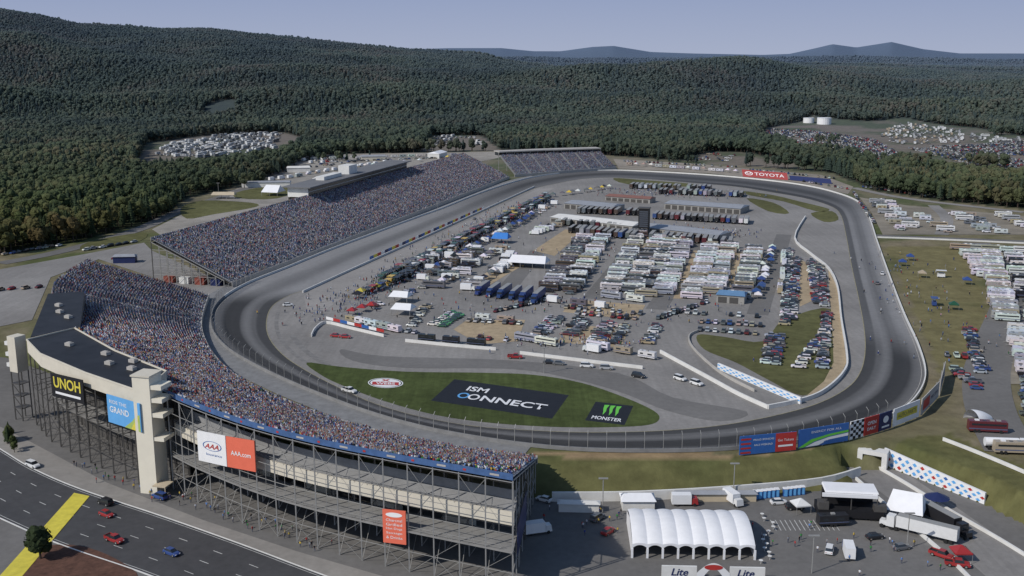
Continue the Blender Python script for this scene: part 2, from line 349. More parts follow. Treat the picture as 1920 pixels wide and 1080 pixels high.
sheet('camp_lot',GP([(1815,462),(2060,468),(2120,720),(1890,720),(1880,560)]),.018,gravel,'gravel camping strip under the long file of coaches','lot')
for l,w,lab in (([(1640,442),(1760,447),(1960,455)],10,'grey road crossing outside the back straight'),([(1830,455),(1885,500),(1895,560),(1868,640),(1850,700),(1858,770),(1900,850)],15,'grey road running past the parked coaches'),([(0,494),(120,470),(260,430),(345,392),(470,350),(560,305),(600,290)],10,'grey road curving behind the main grandstand'),([(1600,352),(1700,372),(1920,398)],8,'far road behind the camping lot'),([(1765,440),(1775,410),(1750,385)],8,'short road between caravans')):
    o=MB().strip(cr(GP(l),6),w,.045).build('road',asph2 if w>9 else asph); struct(o,lab,'road')
zl=LOWZ
re=[(-80,795),(0,842),(60,878),(150,917),(300,967),(450,1020),(610,1080),(760,1130)]
rl=[(-80,935),(0,972),(110,1020),(250,1068),(330,1098),(450,1140)]
A=cr(GP(re,zl),6);B=cr(GP(rl,zl),6)
sheet('road',list(map(tuple,A))+list(map(tuple,B[::-1])),zl+.06,asphd,'dark multi lane road in front of the curved grandstand','road')
o=MB().wall(A,.35,zl,zl+.15).build('kerb',whitec); struct(o,'pale kerb along the far side of the dark road','kerb')
o=MB().wall(B,.35,zl,zl+.15).build('kerb',whitec); struct(o,'pale kerb along the near side of the dark road','kerb')
lm=MB()
Ar=resample(A,2);Br=resample(B,2)
for fr_,dash in ((.04,False),(.27,True),(.5,True),(.74,True),(.96,False)):
    line=[Ar[i]*(1-fr_)+Br[min(int(i*len(Br)/len(Ar)),len(Br)-1)]*fr_ for i in range(len(Ar))]
    line=resample(line,1.5)
    if dash:
        for i in range(0,len(line)-3,8): lm.strip(line[i:i+3],.2,zl+.09)
    else: lm.strip(line,.16,zl+.09)
o=lm.build('lane_marking',mat('worn_white',(.5,.5,.48),.7,.25,.8)); struct(o,'white lane lines painted on the dark road','marking')
sheet('yellow_crossing',GP([(-40,1125),(139,925),(168,931),(5,1125)],zl),zl+.17,yellow,'broad straight yellow stripe painted across the dark road','marking')
sheet('sidewalk',list(map(tuple,A))+[tuple(p) for p in GP([(820,1110),(560,1035),(380,975),(200,905),(60,830),(-80,760)],zl)],zl+.05,mat('walk_concrete',(.25,.235,.215),.9,.12,.4,big=.15),'pale pavement between the road and the stand columns','pavement')
sheet('mulch_bed',smooth([(30,1068),(65,1030),(130,1022),(200,1040),(260,1085),(160,1110),(40,1110)],zl,4),zl+.12,mat('mulch',(.10,.05,.035),.95,.4,.6),'brown mulch bed round the small roadside tree','bed')
T=cr(GP([(1628,872),(1690,915),(1760,965),(1840,1025),(1930,1100)],zl),6)
o=MB().strip(T,14,zl+.06).build('tunnel_road',asph); struct(o,'pale road leading down to the tunnel under the track','road')
for l in ([(1648,880),(1700,910),(1780,960),(1870,1012),(1940,1055)],[(1605,900),(1650,940),(1710,990),(1785,1055),(1830,1100)]):
    o=MB().wall(cr(GP(l,zl),5),.5,zl,zl+.9).build('barrier',whitec); tag(o,'low pale barrier along the %s side of the tunnel road'%('upper' if l[0][0]>1620 else 'lower'),'barrier')
pl=MB()
for i in range(14):
    a=G(1450+i*9,985,zl);pl.box(a.x-.08,a.x+.08,a.y-3,a.y+3,zl+.04,zl+.06)
o=pl.build('bay_lines',MATS['worn_white']); struct(o,'faint white bay lines painted on the right lot','marking')
print('A',time.time()-T0)
# ---------------------------------------------------------------- walls
def wallthing(name,px,z0,h,th,m,label,cat='wall',n=4,zz=0):
    o=MB().wall(cr(GP(px,zz),n),th,z0,z0+h).build(name,m); return tag(o,label,cat)
o=MB().wall(OUT,.4,0,1.1,lambda i:1 if 8*2<i<8*19 else 0,True).build('track_wall',[whitec,mat('weathered_wall',(.22,.22,.22),.8,.2,.3)]); tag(o,'concrete wall running round the outside of the oval','wall')
wallthing('pit_wall',[(568,549),(690,493),(830,430),(1002,351)],0,1.1,.4,whitec,'long straight white wall between front straight and pit lane')
wallthing('infield_wall',[(1510,408),(1490,448),(1520,478),(1553,505),(1570,540),(1577,600),(1588,670),(1583,700),(1550,733),(1510,752),(1440,767)],0,1.4,.6,whitec,'white wall curving inside the back straight')
wallthing('infield_wall',[(1440,767),(1385,742),(1330,712),(1238,662)],0,1.3,.5,whitec,'white wall edging the access road toward the near turn')
wallthing('infield_wall',[(1415,735),(1350,700),(1300,655),(1292,632),(1310,622)],0,1.0,.4,conc,'grey kerb wall curling round the dry infield lawn')
wallthing('infield_wall',[(975,664),(1080,677),(1205,692)],0,1.2,.4,whitec,'white wall behind the cars at the near infield edge')
wallthing('infield_wall',[(760,641),(850,650),(930,657)],0,1.2,.4,whitec,'white wall below the black and green trailer')
wallthing('infield_wall',[(584,632),(592,618),(612,607),(660,618),(720,632)],0,1.2,.4,whitec,'short bent white wall at the pit lane entry')
wallthing('retaining_wall',[(1035,940),(1200,938),(1400,926),(1540,912),(1612,892)],zl,2.6,.6,whitec,'pale retaining wall below the sloping grass bank',zz=zl)
wallthing('roadside_barrier',[(1768,826),(1830,850),(1920,888),(1990,920)],0,1.0,.4,whitec,'white barrier above the striped lawn right of the tunnel')
wallthing('roadside_barrier',[(1645,446),(1760,450),(1960,459)],0,.9,.4,whitec,'far pale barrier along the cross road')
bm=MB(); pw=resample(GP([(690,488),(905,392)]),5)
for i in range(len(pw)-1): bm.wall([pw[i]+np.array([.9,.2]),pw[i+1]+np.array([.9,.2])],.1,.1,1.9,i*7%5)
o=bm.build('pit_banner',[blue,white,yellow,navy,red]); tag(o,'blue white and yellow banner panels along the pit wall','banner')
bm=MB(); pw=resample(GP([(612,604),(720,629)]),4)
for i in range(len(pw)-1): bm.wall([pw[i],pw[i+1]],.1,1.2,2.4,i%3)
o=bm.build('wall_banner',[white,red,blue]); tag(o,'short white red and blue banner on the bent pit entry wall','banner')
fence=empty('catch_fence'); tag(fence,'tall wire safety fence on posts round the outside of the near turn','fence')
fp=resample(OUT[8:8*19],5.2); fp=fp[:98]
pm=MB(); pm.bar((0,0,1.1),(0,0,5.0),.10,0,4); pm.bar((0,0,5.0),(0,.9,5.9),.09,0,4); pmesh=None
cab=MB(); prev=None
for i,p in enumerate(fp):
    a=fp[max(i-1,0)];b=fp[min(i+1,len(fp)-1)]; t=(b-a)/np.linalg.norm(b-a)
    ang=math.atan2(t[1],t[0])
    if pmesh is None:
        o=pm.build('fence_post',steel,fence); pmesh=o.data
    else:
        o=bpy.data.objects.new('fence_post',pmesh); C.objects.link(o); o.parent=fence
    o.location=(p[0],p[1],0); o.rotation_euler=(0,0,ang)
    cur=[(p[0],p[1],1.3+.3*q) for q in range(13)]
    if prev:
        for u,w in zip(prev,cur): cab.bar(u,w,.03,0,3)
    prev=cur
cab.build('fence_cable',postm,fence)
# ---------------------------------------------------------------- text helper
def frame(O,U,V): 
    n=U.cross(V).normalized(); return (O,U,V,n)
def mp(fr,u,v,off=0): return fr[0]+fr[1]*u+fr[2]*v+fr[3]*off
def quad_px(tl,tr,br,bl,z): 
    a,b,c=G(*bl,z),G(*br,z),G(*tl,z); return frame(a,b-a,c-a)
def panel(fr,u0,v0,u1,v1,name,m,parent=None,off=0.,th=0.):
    b=MB(); p=[mp(fr,u0,v0,off),mp(fr,u1,v0,off),mp(fr,u1,v1,off),mp(fr,u0,v1,off)]
    if th:
        q=[x-fr[3]*th for x in p]; b.add(p+q,[(0,1,2,3),(7,6,5,4),(0,4,5,1),(1,5,6,2),(2,6,7,3),(3,7,4,0)])
    else: b.add(p,[(0,1,2,3)])
    return b.build(name,m,parent)
def poly(fr,pts,name,m,parent,off):
    tri=tessellate_polygon([[Vector((u,v,0)) for u,v in pts]])
    fs=[]
    for t in tri:
        (a,b),(c,d),(e,f)=[pts[i] for i in t]
        fs.append(t if (c-a)*(f-b)-(d-b)*(e-a)>0 else t[::-1])
    return MB().add([mp(fr,u,v,off) for u,v in pts],fs).build(name,m,parent)
def ell(cx,cy,rx,ry,n=28): return [(cx+rx*math.cos(2*math.pi*k/n),cy+ry*math.sin(2*math.pi*k/n)) for k in range(n)]
def ring(fr,cx,cy,rx,ry,w,name,m,parent,off,n=28):
    vs=[];fs=[]
    for k in range(n):
        a=2*math.pi*k/n; vs+=[mp(fr,cx+rx*math.cos(a),cy+ry*math.sin(a),off),mp(fr,cx+(rx-w)*math.cos(a),cy+(ry-w*ry/rx)*math.sin(a),off)]
    for k in range(n): a=2*k;b=2*((k+1)%n); fs.append((a,b,b+1,a+1))
    return MB().add(vs,fs).build(name,m,parent)
def text(fr,s,u0,v0,u1,v1,m,parent,off=.05,shear=0,bold=.02):
    cu=bpy.data.curves.new('t','FONT'); cu.body=s; cu.offset=bold; cu.resolution_u=3
    o=bpy.data.objects.new('t',cu); C.objects.link(o); dg=bpy.context.evaluated_depsgraph_get()
    me=bpy.data.meshes.new_from_object(o.evaluated_get(dg)); bpy.data.objects.remove(o)
    co=np.array([v.co[:] for v in me.vertices]); mn=co.min(0);mx=co.max(0)
    for v in me.vertices:
        b=(v.co.y-mn[1])/(mx[1]-mn[1]); a=(v.co.x-mn[0])/(mx[0]-mn[0])
        v.co=mp(fr,u0+(u1-u0)*a+shear*(b-.5),v0+(v1-v0)*b,off)
    me.materials.clear(); me.materials.append(m); me.name='lettering'
    q=bpy.data.objects.new('lettering',me); C.objects.link(q); q.parent=parent; return q
e=empty('painted_logo'); tag(e,'large black rectangle with white lettering painted on the lawn island','logo')
fr=quad_px((852,711),(1063,740),(1035,785),(808,751),.07)
panel(fr,0,0,1,1,'background',black,e)
text(fr,'ISM',.18,.60,.36,.80,white,e,.03)
ring(fr,.205,.38,.048,.115,.016,'ring_mark',ltblue,e,.03); ring(fr,.295,.38,.048,.115,.016,'ring_mark',white,e,.034)
text(fr,'NNECT',.36,.265,.90,.495,white,e,.03)
e=empty('painted_logo'); tag(e,'small black rectangle with green claw mark painted on the lawn island','logo')
fr=quad_px((1117,753),(1190,762),(1171,797),(1097,788),.07)
panel(fr,0,0,1,1,'background',black,e)
for x in (.34,.50,.66): poly(fr,[(x-.07,.88),(x+.06,.90),(x+.03,.72),(x+.05,.55),(x+.01,.36),(x-.02,.55),(x-.05,.68)],'claw_mark',green,e,.03)
text(fr,'MONSTER',.12,.12,.88,.28,white,e,.03)
e=empty('painted_logo'); tag(e,'white oval with red ring and lettering painted on the lawn island','logo')
fr=quad_px((690,707),(760,709),(757,729),(687,727),.07)
poly(fr,ell(.5,.5,.48,.46),'background',white,e,0); ring(fr,.5,.5,.45,.42,.03,'ring_mark',black,e,.02)
poly(fr,[(.14,.30),(.86,.30),(.86,.58),(.14,.58)],'red_band',red,e,.02)
text(fr,'WEBS',.24,.34,.76,.54,white,e,.04); poly(fr,[(.38,.64),(.44,.64),(.5,.70),(.56,.64),(.62,.64),(.54,.74),(.62,.84),(.56,.84),(.5,.78),(.44,.84),(.38,.84),(.46,.74)],'cross_mark',red,e,.03)
# ---------------------------------------------------------------- grandstands
turnF=GP([(392,552),(378,600),(387,642),(422,688),(490,730),(596,774),(700,806),(850,838),(1008,857)],2)
turnR=GP([(165,488),(100,535),(120,600),(225,680),(310,735),(430,783),(560,820),(740,857),(962,896)],20.5)
def pairline(Fp,Rp,step):
    f=cr(Fp,30);r=cr(Rp,30); mid=(f+r)/2; d=np.r_[0,np.cumsum(np.hypot(*np.diff(mid,axis=0).T))]
    n=int(d[-1]/step)+1; t=np.linspace(0,d[-1],n)
    g=lambda a:np.c_[np.interp(t,d,a[:,0]),np.interp(t,d,a[:,1])]
    return g(f),g(r)
def tiers(Fp,Rp,z0,z1,rows,step,every):
    f,r=pairline(Fp,Rp,step); n=len(f); V=[]
    for k in range(rows):
        z=z0+(z1-z0)*k/(rows-1)
        for v in (k/rows,(k+1)/rows):
            p=f*(1-v)+r*v; V.append(np.c_[p,np.full(n,z)])
    V=np.vstack(V); R=2*rows; idx=np.arange(R*n).reshape(R,n)
    Fq=np.stack([idx[:-1,:-1],idx[1:,:-1],idx[1:,1:],idx[:-1,1:]],-1).reshape(-1,4)
    ci=np.tile(np.arange(n-1),R-1); mi=np.where(ci%every==0,1,0)
    mi=np.where((ci%every!=0)&(np.repeat(np.arange(R-1),n-1)%2==1),2,mi)
    return f,r,V,Fq,mi
def crowd_points(f,r,z0,z1,rows,step,every,spacing,prob,seed):
    rg=np.random.default_rng(seed); n=len(f); out=[]
    L=np.r_[0,np.cumsum(np.hypot(*np.diff((f+r)/2,axis=0).T))]
    for k in range(rows):
        t=np.arange(.4,L[-1]-.4,spacing); t=t+rg.uniform(-.12,.12,len(t))
        ci=np.interp(t,L,np.arange(n)); ok=(np.floor(ci).astype(int)%every!=0)
        dens=prob*(.60+1.1*np.clip(.5+fbm(t/11+seed,np.full(len(t),k/5.),3)*2.6,0,1)*.5)
        if k<6: dens=dens*(.25+.12*k)
        ok&=rg.random(len(t))<dens
        t=t[ok]; v=(k+.55)/rows
        fx=np.interp(t,L,f[:,0]);fy=np.interp(t,L,f[:,1]);rx=np.interp(t,L,r[:,0]);ry=np.interp(t,L,r[:,1])
        z=z0+(z1-z0)*k/(rows-1)
        out.append(np.c_[fx*(1-v)+rx*v,fy*(1-v)+ry*v,np.full(len(t),z),np.arctan2(fy-ry,fx-rx)])
    return np.vstack(out)
def tb(x0,x1,y0,y1,z0,z1,t): 
    return [(x0,y0,z0),(x1,y0,z0),(x1,y1,z0),(x0,y1,z0),(x0+t,y0+t,z1),(x1-t,y0+t,z1),(x1-t,y1-t,z1),(x0+t,y1-t,z1)]
PV=np.array(tb(-.14,.14,-.25,.25,.42,1.02,.05)+tb(-.1,.12,-.1,.1,1.04,1.32,.03)+tb(-.05,.5,-.2,.2,.30,.5,.03)+tb(.34,.52,-.19,.19,0,.34,.02))
PF=[]
for b in (0,8,16,24): PF+=[(b+4,b+5,b+6,b+7),(b,b+1,b+5,b+4),(b+1,b+2,b+6,b+5),(b+2,b+3,b+7,b+6),(b+3,b,b+4,b+7)]
PF=np.array(PF)
SH=np.array([(.62,.63,.66)]*9+[(.34,.05,.05)]*5+[(.04,.06,.19)]*7+[(.025,.025,.03)]*8+[(.12,.21,.42)]*6+[(.22,.24,.28)]*8+[(.55,.38,.10)]*1+[(.04,.14,.06)]*1+[(.42,.16,.10)]+[(.30,.30,.29)]*3+[(.42,.26,.30)])
def crowd_mesh(name,pts,label,tint=1.,standing=None,pale=0.):
    n=len(pts); rg=np.random.default_rng(len(pts)); ca=np.cos(pts[:,3]);sa=np.sin(pts[:,3]); sc=rg.uniform(.9,1.08,n)
    T=PV[None]*sc[:,None,None]
    if standing is not None: T=T.copy(); T[:,:,2]*=1.3; T[:,16:,0]*=.4
    X=pts[:,0,None]+T[:,:,0]*ca[:,None]-T[:,:,1]*sa[:,None]; Y=pts[:,1,None]+T[:,:,0]*sa[:,None]+T[:,:,1]*ca[:,None]; Z=pts[:,2,None]+T[:,:,2]
    V=np.stack([X,Y,Z],-1).reshape(-1,3)
    Fa=(PF[None]+32*np.arange(n)[:,None,None]).reshape(-1,4)
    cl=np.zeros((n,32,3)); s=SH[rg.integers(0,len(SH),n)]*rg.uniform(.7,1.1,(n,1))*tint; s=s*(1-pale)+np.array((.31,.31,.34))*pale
    cl[:,:8]=s[:,None]; sk=np.array((.34,.235,.185))*rg.uniform(.5,1.05,(n,1)); hat=rg.random(n)<.6; sk[hat]=SH[rg.integers(0,len(SH),hat.sum())]*.85
    cl[:,8:16]=sk[:,None]; lg=np.where(rg.random((n,1))<.6,np.array([[.05,.07,.12]]),np.array([[.21,.20,.19]])); cl[:,16:]=lg[:,None]
    o=fastmesh(name,V,Fa,[mat('clothing',(0,0,0),.85,.1,2,attr='Col',spec=.1)],cl.reshape(-1,3))
    return tag(o,label,'crowd',kind='stuff')
def addmesh_as(name,V,Fq,mats,mi,parent):
    o=fastmesh(name,V,Fq,mats,None,mi); o.parent=parent; return o
st=empty('curved_grandstand'); tag(st,'curved grandstand on steel columns packed with spectators round the near turn','grandstand')
TR=50
f1,r1,V,Fq,mi=tiers(turnF,turnR,2,20.5,TR,1.2,11)
riser=mat('riser',(.19,.195,.21),.8,.1,.5)
addmesh_as('seating_tiers',V,Fq,[alum,conc,riser],mi,st)
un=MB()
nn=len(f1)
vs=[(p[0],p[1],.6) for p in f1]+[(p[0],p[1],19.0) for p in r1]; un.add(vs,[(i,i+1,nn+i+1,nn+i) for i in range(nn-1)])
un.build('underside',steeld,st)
fw=MB(); fw.wall(f1,.3,0,2.4); fw.build('front_wall',conc,st)
def inset(d0,i0=0,i1=None):
    dv=(f1-r1); dv=dv/np.linalg.norm(dv,axis=1)[:,None]; return (r1+dv*d0)[i0:i1]
jr=int(np.argmin(np.hypot(r1[:,0]+91,r1[:,1]-268)))
rail=MB(); rr=inset(-.2,jr); rail.wall(rr,.2,20.0,21.4,0)
rs=resample(rr,6.0)
for i in range(len(rs)-1):
    a=rs[i];b=rs[i+1]; t=(b-a)/np.linalg.norm(b-a); nrm=np.array([t[1],-t[0]])*.16
    q0=a+nrm+t*1.0;q1=a+nrm+t*(1.7 if i%2 else 3.2)
    rail.add([(q0[0],q0[1],20.45),(q1[0],q1[1],20.45),(q1[0],q1[1],20.9),(q0[0],q0[1],20.9)],[(0,1,2,3)],1 if i%2 else 2)
rail.build('back_banner_rail',[railblue,red,conc],st)
cw=MB(); ci=inset(2.2,jr); cw.wall(ci,.3,8.6,11.7); cw.build('concourse_wall',cream,st)
cs_=MB(); a=inset(2.6,jr);b=inset(7,jr);k=len(a)
cs_.add([(p[0],p[1],11.4) for p in a]+[(p[0],p[1],12.4) for p in b],[(i,i+1,k+i+1,k+i) for i in range(k-1)]); cs_.build('gallery_floor',mat('gallery_grey',(.26,.26,.26),.7,.15,.4),st)
cs_=MB(); cs_.wall(inset(7.2,jr),.2,12.4,14.6); cs_.build('gallery_back_wall',mat('gallery_wall',(.24,.24,.24),.7,.15,.4),st)
dk=MB(); a=inset(-1.2,jr);b=inset(8,jr); k=len(a)
for zz in (4.0,3.7): dk.add([(p[0],p[1],zz) for p in a]+[(p[0],p[1],zz) for p in b],[(i,i+1,k+i+1,k+i) for i in range(k-1)])
dk.add([(p[0],p[1],4.0) for p in a]+[(p[0],p[1],3.7) for p in a],[(i,i+1,k+i+1,k+i) for i in range(k-1)])
dk.build('concourse_floor',mat('floor_grey',(.24,.235,.225),.8,.15,.4),st)
for zs,nm in (((12.2,12.7),'upper_railing'),((4.6,5.2),'lower_railing')):
    dl=MB(); a=inset(1.9 if zs[0]>10 else -1.1,jr)
    for z in zs:
        for i in range(0,len(a)-3,3): dl.bar((*a[i],z),(*a[i+3],z),.05)
    for i in range(0,len(a)-3,3): dl.bar((*a[i],zs[0]-.6),(*a[i],zs[1]),.05)
    dl.build(nm,steel,st)
rsamp=resample(inset(-.9,jr),6.3); rin=resample(inset(12,jr),6.3); rin2=resample(inset(26,jr),7)
for i,p in enumerate(rsamp): MB().bar((p[0],p[1],LOWZ),(p[0],p[1],20.0),.2,0,4).build('column',steel,st)
for i,p in enumerate(rin): MB().bar((p[0],p[1],LOWZ),(p[0],p[1],14.6),.2,0,4).build('column',steel,st)
for p in rin2: MB().bar((p[0],p[1],LOWZ),(p[0],p[1],9.5),.22,0,4).build('column',steeld,st)
br=MB()
for i in range(len(rsamp)-1):
    a=rsamp[i];b=rsamp[i+1]
    for z in (-1,3.6,8,12,15.8): br.bar((*a,z),(*b,z),.08)
    br.bar((*a,LOWZ),(*b,-1),.05); m_=(a+b)/2; br.bar((*m_,3.6),(*m_,12),.06)
    if i%2==0: br.bar((*b,LOWZ),(*a,-1),.05); br.bar((*a,-1),(*b,3.6),.05)
    if i%2==1: br.bar((*a,12),(*b,19.5),.06); br.bar((*b,12),(*a,19.5),.06)
    br.bar((*a,19.8),(*b,19.8),.1)
    if i<len(rin): br.bar((*a,3.5),(*rin[i],3.5),.12);br.bar((*a,LOWZ),(*rin[i],3.5),.07); br.bar((*a,19.8),(*rin[i],14.5),.12)
for i in range(len(rin)-1):
    for z in (-1,3.5,8): br.bar((*rin[i],z),(*rin[i+1],z),.1)
    br.bar((*rin[i],LOWZ),(*rin[i+1],3.5),.06)
for k in range(9):
    a=r1[-1]*(1-k/9)+f1[-1]*(k/9); zt=20.5-k*18.5/9
    br.bar((*a,LOWZ),(*a,zt-.5),.18)
    if k<8:
        b=r1[-1]*(1-(k+1)/9)+f1[-1]*((k+1)/9)
        br.bar((*a,zt-.6),(*b,zt-2.6),.18)
        for z in (-1,4,9,14):
            if z<zt-3: br.bar((*a,z),(*b,z),.12); br.bar((*a,z),(*b,z-4),.07)
br.build('bracing',steel,st)
eb=MB(); a=r1[-1]*.93+f1[-1]*.07; b=r1[-1]*.6+f1[-1]*.4
eb.wall([a+np.array([.5,0]),b+np.array([.5,0])],.1,0.5,7.5); eb.build('end_banner',navy,st)
for i in range(0,len(rin2)-2,3):
    a=rin2[i];b=rin2[i+1]; MB().wall([a,b],4,LOWZ,LOWZ+3.2).build('concession_kiosk',(cream,red,conc)[i%3],st)
print('B',time.time()-T0)
suite=empty('suite_building'); tag(suite,'long black roofed suite building with cream walls above the curved grandstand','building')
zr=21.4
main=[(50,638),(140,616),(215,658),(312,697),(268,737),(160,700),(75,664)]
mp_=GP(main,zr)
b=MB(); b.prism(mp_,zr-3.9,zr,0,1); b.build('roof_block',[blackroof,cream],suite)
b=MB(); b.wall([p for p in mp_]+[mp_[0]],.35,zr,zr+.4); b.build('parapet',cream,suite)
far=[(90,549),(158,545),(150,612),(57,630)]
b=MB(); b.prism(GP(far,zr),zr-6,zr-.3,0,1); b.build('roof_block',[blackroof,mat('dark_panel',(.12,.11,.10),.7,.1,.3)],suite)  # far roof block has dark brown-grey sides
for x,y in ((112,582),(128,592),(130,645),(198,662),(205,680),(247,690),(250,676),(110,570)):
    p=G(x,y,zr+.5); ac=MB(); M=Matrix.Translation((p.x,p.y,zr-.28 if y<600 else zr+.02))@Matrix.Rotation(-.5,4,'Z'); ac.box(-1.2,1.2,-.8,.8,0,.9,0,M=M); ac.box(-.8,.8,-.5,.5,.9,1.1,0,M=M); ac.build('rooftop_unit',conc,suite)
lf=[G(50,640,zr),G(75,664,zr),G(160,700,zr),G(268,737,zr)]
lfr=resample([(p.x,p.y) for p in lf],6)
sb=MB()
inw=np.array([.55,.83])
for i,p in enumerate(lfr):
    for d,zt in ((.6,zr-3.9),(7,zr-3.9),(13,16)):
        q=p+inw*d; o=MB().bar((*q,LOWZ),(*q,zt),.2,0,4).build('column',steeld,suite)
        if d<13: sb.bar((*q,7),(*(q+inw*6.5),7),.11); sb.bar((*q,12),(*(q+inw*6.5),12),.11); sb.bar((*q,LOWZ),(*(q+inw*6.5),3),.07)
    if i<len(lfr)-1:
        q=p+inw*.6;q2=lfr[i+1]+inw*.6
        for z in (-1,3,7,12): sb.bar((*q,z),(*q2,z),.11)
        sb.bar((*q,LOWZ),(*q2,-1),.07); sb.bar((*q,7),(*q2,12),.07); sb.bar((*q2,-1),(*q,3),.07)
MB().wall([p+inw*13.5 for p in lfr],.3,LOWZ,16).build('shadow_backing_wall',darkwall,suite)  # added dark wall stands in for shadow under the suites, hiding bright ground
for z in (3,12): 
    a=[p+inw*6 for p in lfr];b=[p+inw*13.2 for p in lfr];k=len(a); MB().add([(p[0],p[1],z) for p in a]+[(p[0],p[1],z) for p in b],[(i,i+1,k+i+1,k+i) for i in range(k-1)]).build('landing_floor',MATS['floor_grey'],suite)
sb.build('bracing',steeld,suite)
def vframe(poly_,pxl,ytl,ybl,pxr,ytr,ybr,out=.0):
    a=on_poly(poly_,pxl,(ytl+ybl)/2); b=on_poly(poly_,pxr,(ytr+ybr)/2)
    za=zpx(a,ybl);zat=zpx(a,ytl);zb=zpx(b,ybr)
    n=Vector((b.y-a.y,-(b.x-a.x),0)).normalized()
    O=Vector((a.x,a.y,za))+n*out; U=Vector((b.x,b.y,zb))+n*out-O
    V=Vector((0,0,zat-za)); return frame(O,U,V)
suiteline=[(p[0]-1,p[1]-1.4) for p in lfr]; suiteline=[(suiteline[0][0]-25,suiteline[0][1]+60)]+suiteline+[(suiteline[-1][0]+20,suiteline[-1][1]-10)]
def sign(name,fr,label,parts):
    e=empty(name); tag(e,label,'sign'); panel(fr,0,0,1,1,'panel',parts,e,0,.25); return e
fr=vframe(suiteline,99,698,742,159,712,758,.4); e=sign('banner_sign',fr,'black sign with yellow capital letters on the left of the suite building',black)
text(fr,'UNOH',.08,.42,.92,.88,yellow,e); panel(fr,.12,.16,.9,.26,'underline_text',white,e,.05)
fr=vframe(suiteline,204,738,790,266,758,810,.4); e=sign('banner_sign',fr,'pale blue sign with road picture beside the cream stair tower',ltblue)
text(fr,'RIDE THE',.08,.72,.6,.84,white,e,bold=0); text(fr,'GRAND',.08,.40,.66,.62,white,e,bold=.01); poly(fr,[(.5,0),(.98,0),(.98,.6),(.85,.5),(.75,.3)],'picture',mat('meadow_print',(.35,.45,.12),.6),e,.04); poly(fr,[(.7,0),(.85,0),(.95,.5),(.9,.5)],'picture',yellow,e,.06)
tw=empty('stair_tower'); tag(tw,'tall cream stair tower between the suites and the open stand','tower')
tb_=G(298,915,LOWZ); R=Matrix.Translation((tb_.x,tb_.y,0))@Matrix.Rotation(math.radians(-14),4,'Z')
twc=mat('tower_cream',(.74,.69,.57),.7,.05,.2)
b=MB(); b.box(-2.8,2.2,-4.2,1.5,LOWZ,26.3,0,M=R); b.build('shaft',twc,tw)
for z in (15.5,19.5,23): MB().box(2.22,5.4,-4,1,z,z+1.1,0,M=R).build('landing',twc,tw)
MB().box(-3.1,2.5,-4.5,1.8,26.3,26.7,0,M=R).build('roof_cap',cream,tw)
MB().box(2.22,5.2,-4,1,9,10,0,M=R).build('landing',twc,tw)
b=MB(); b.box(2.0,5.8,-6,-2,LOWZ+3,LOWZ+3.3,0,M=R); b.bar(R@Vector((5.6,-5.8,LOWZ)),R@Vector((5.6,-5.8,LOWZ+3)),.15); b.build('entrance_canopy',tan,tw)
tw=empty('stair_tower'); tag(tw,'narrow cream stair tower at the far left end of the suites','tower')
tb_=G(46,785,LOWZ); R=Matrix.Translation((tb_.x,tb_.y,0))@Matrix.Rotation(math.radians(-28),4,'Z')
b=MB(); b.box(-1.8,1.8,-2,2,10,21.5,0,M=R);  b.build('shaft',cream,tw)
b=MB()
for x in (-1.7,1.7):
    for y in (-1.8,1.8): b.bar(R@Vector((x,y,LOWZ)),R@Vector((x,y,10)),.2)
for z in (-2,2,6): b.bar(R@Vector((-1.7,-1.8,z)),R@Vector((1.7,-1.8,z-3)),.12); b.box(-1.9,1.9,-2,2,z,z+.2,0,M=R)
b.build('stair_frame',steeld,tw)
for z in (11.5,15,18.5): MB().box(-3.2,-1.82,-2,1.5,z,z+1.2,0,M=R).build('landing',whitec,tw)
rl_=[tuple(p) for p in inset(-1.2,max(jr-12,0))]
fr=vframe(rl_,374,806,862,427,817,874,.5); e=sign('banner_sign',fr,'white sign with red letters and blue ring hanging on the columns',white)
text(fr,'AAA',.28,.48,.78,.64,red,e,.06,shear=.06); ring(fr,.52,.57,.33,.16,.03,'ring_mark',blue,e,.05); text(fr,'Insurance',.3,.25,.85,.33,blue,e,.05,bold=0)
fr=vframe(rl_,428,817,874,481,826,884,.5); e=sign('banner_sign',fr,'orange red web address sign next to the white sign',orange)
text(fr,'AAA.com',.16,.42,.86,.57,white,e,.06,bold=.01)
fr=vframe(rl_,720,953,1015,763,958,1020,.5); e=sign('banner_sign',fr,'upright red sign with rows of white words low on the stand columns',orange)
poly(fr,ell(.5,.86,.36,.07),'oval_mark',white,e,.05)
for i,w in enumerate(('Charcoal','Grilled','Hot Dogs','Sausage','& Drinks')): text(fr,w,.15,.66-.13*i,.85,.74-.13*i,white,e,.05,bold=0)
print('C',time.time()-T0)
a0=G(435,531,2);a1=G(955,331,2); off=Vector((-40.7,11.3,0))
mainF=[a0+(a1-a0)*t for t in (0,.33,.66,1)]; mainR=[p+off for p in mainF]
ms=empty('main_grandstand'); tag(ms,'long straight grandstand full of spectators beside the front straight','grandstand')
f2,r2,V,Fq,mi=tiers(mainF,mainR,2,21,44,1.5,9)
addmesh_as('seating_tiers',V,Fq,[alum,conc,riser],mi,ms)
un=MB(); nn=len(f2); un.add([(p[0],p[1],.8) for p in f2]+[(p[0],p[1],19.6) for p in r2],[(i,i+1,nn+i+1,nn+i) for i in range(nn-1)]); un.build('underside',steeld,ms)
MB().wall(f2,.3,0,2.5).build('front_wall',conc,ms)
MB().wall(r2,.25,20,22.0).build('back_rail',steel,ms)
b=MB()
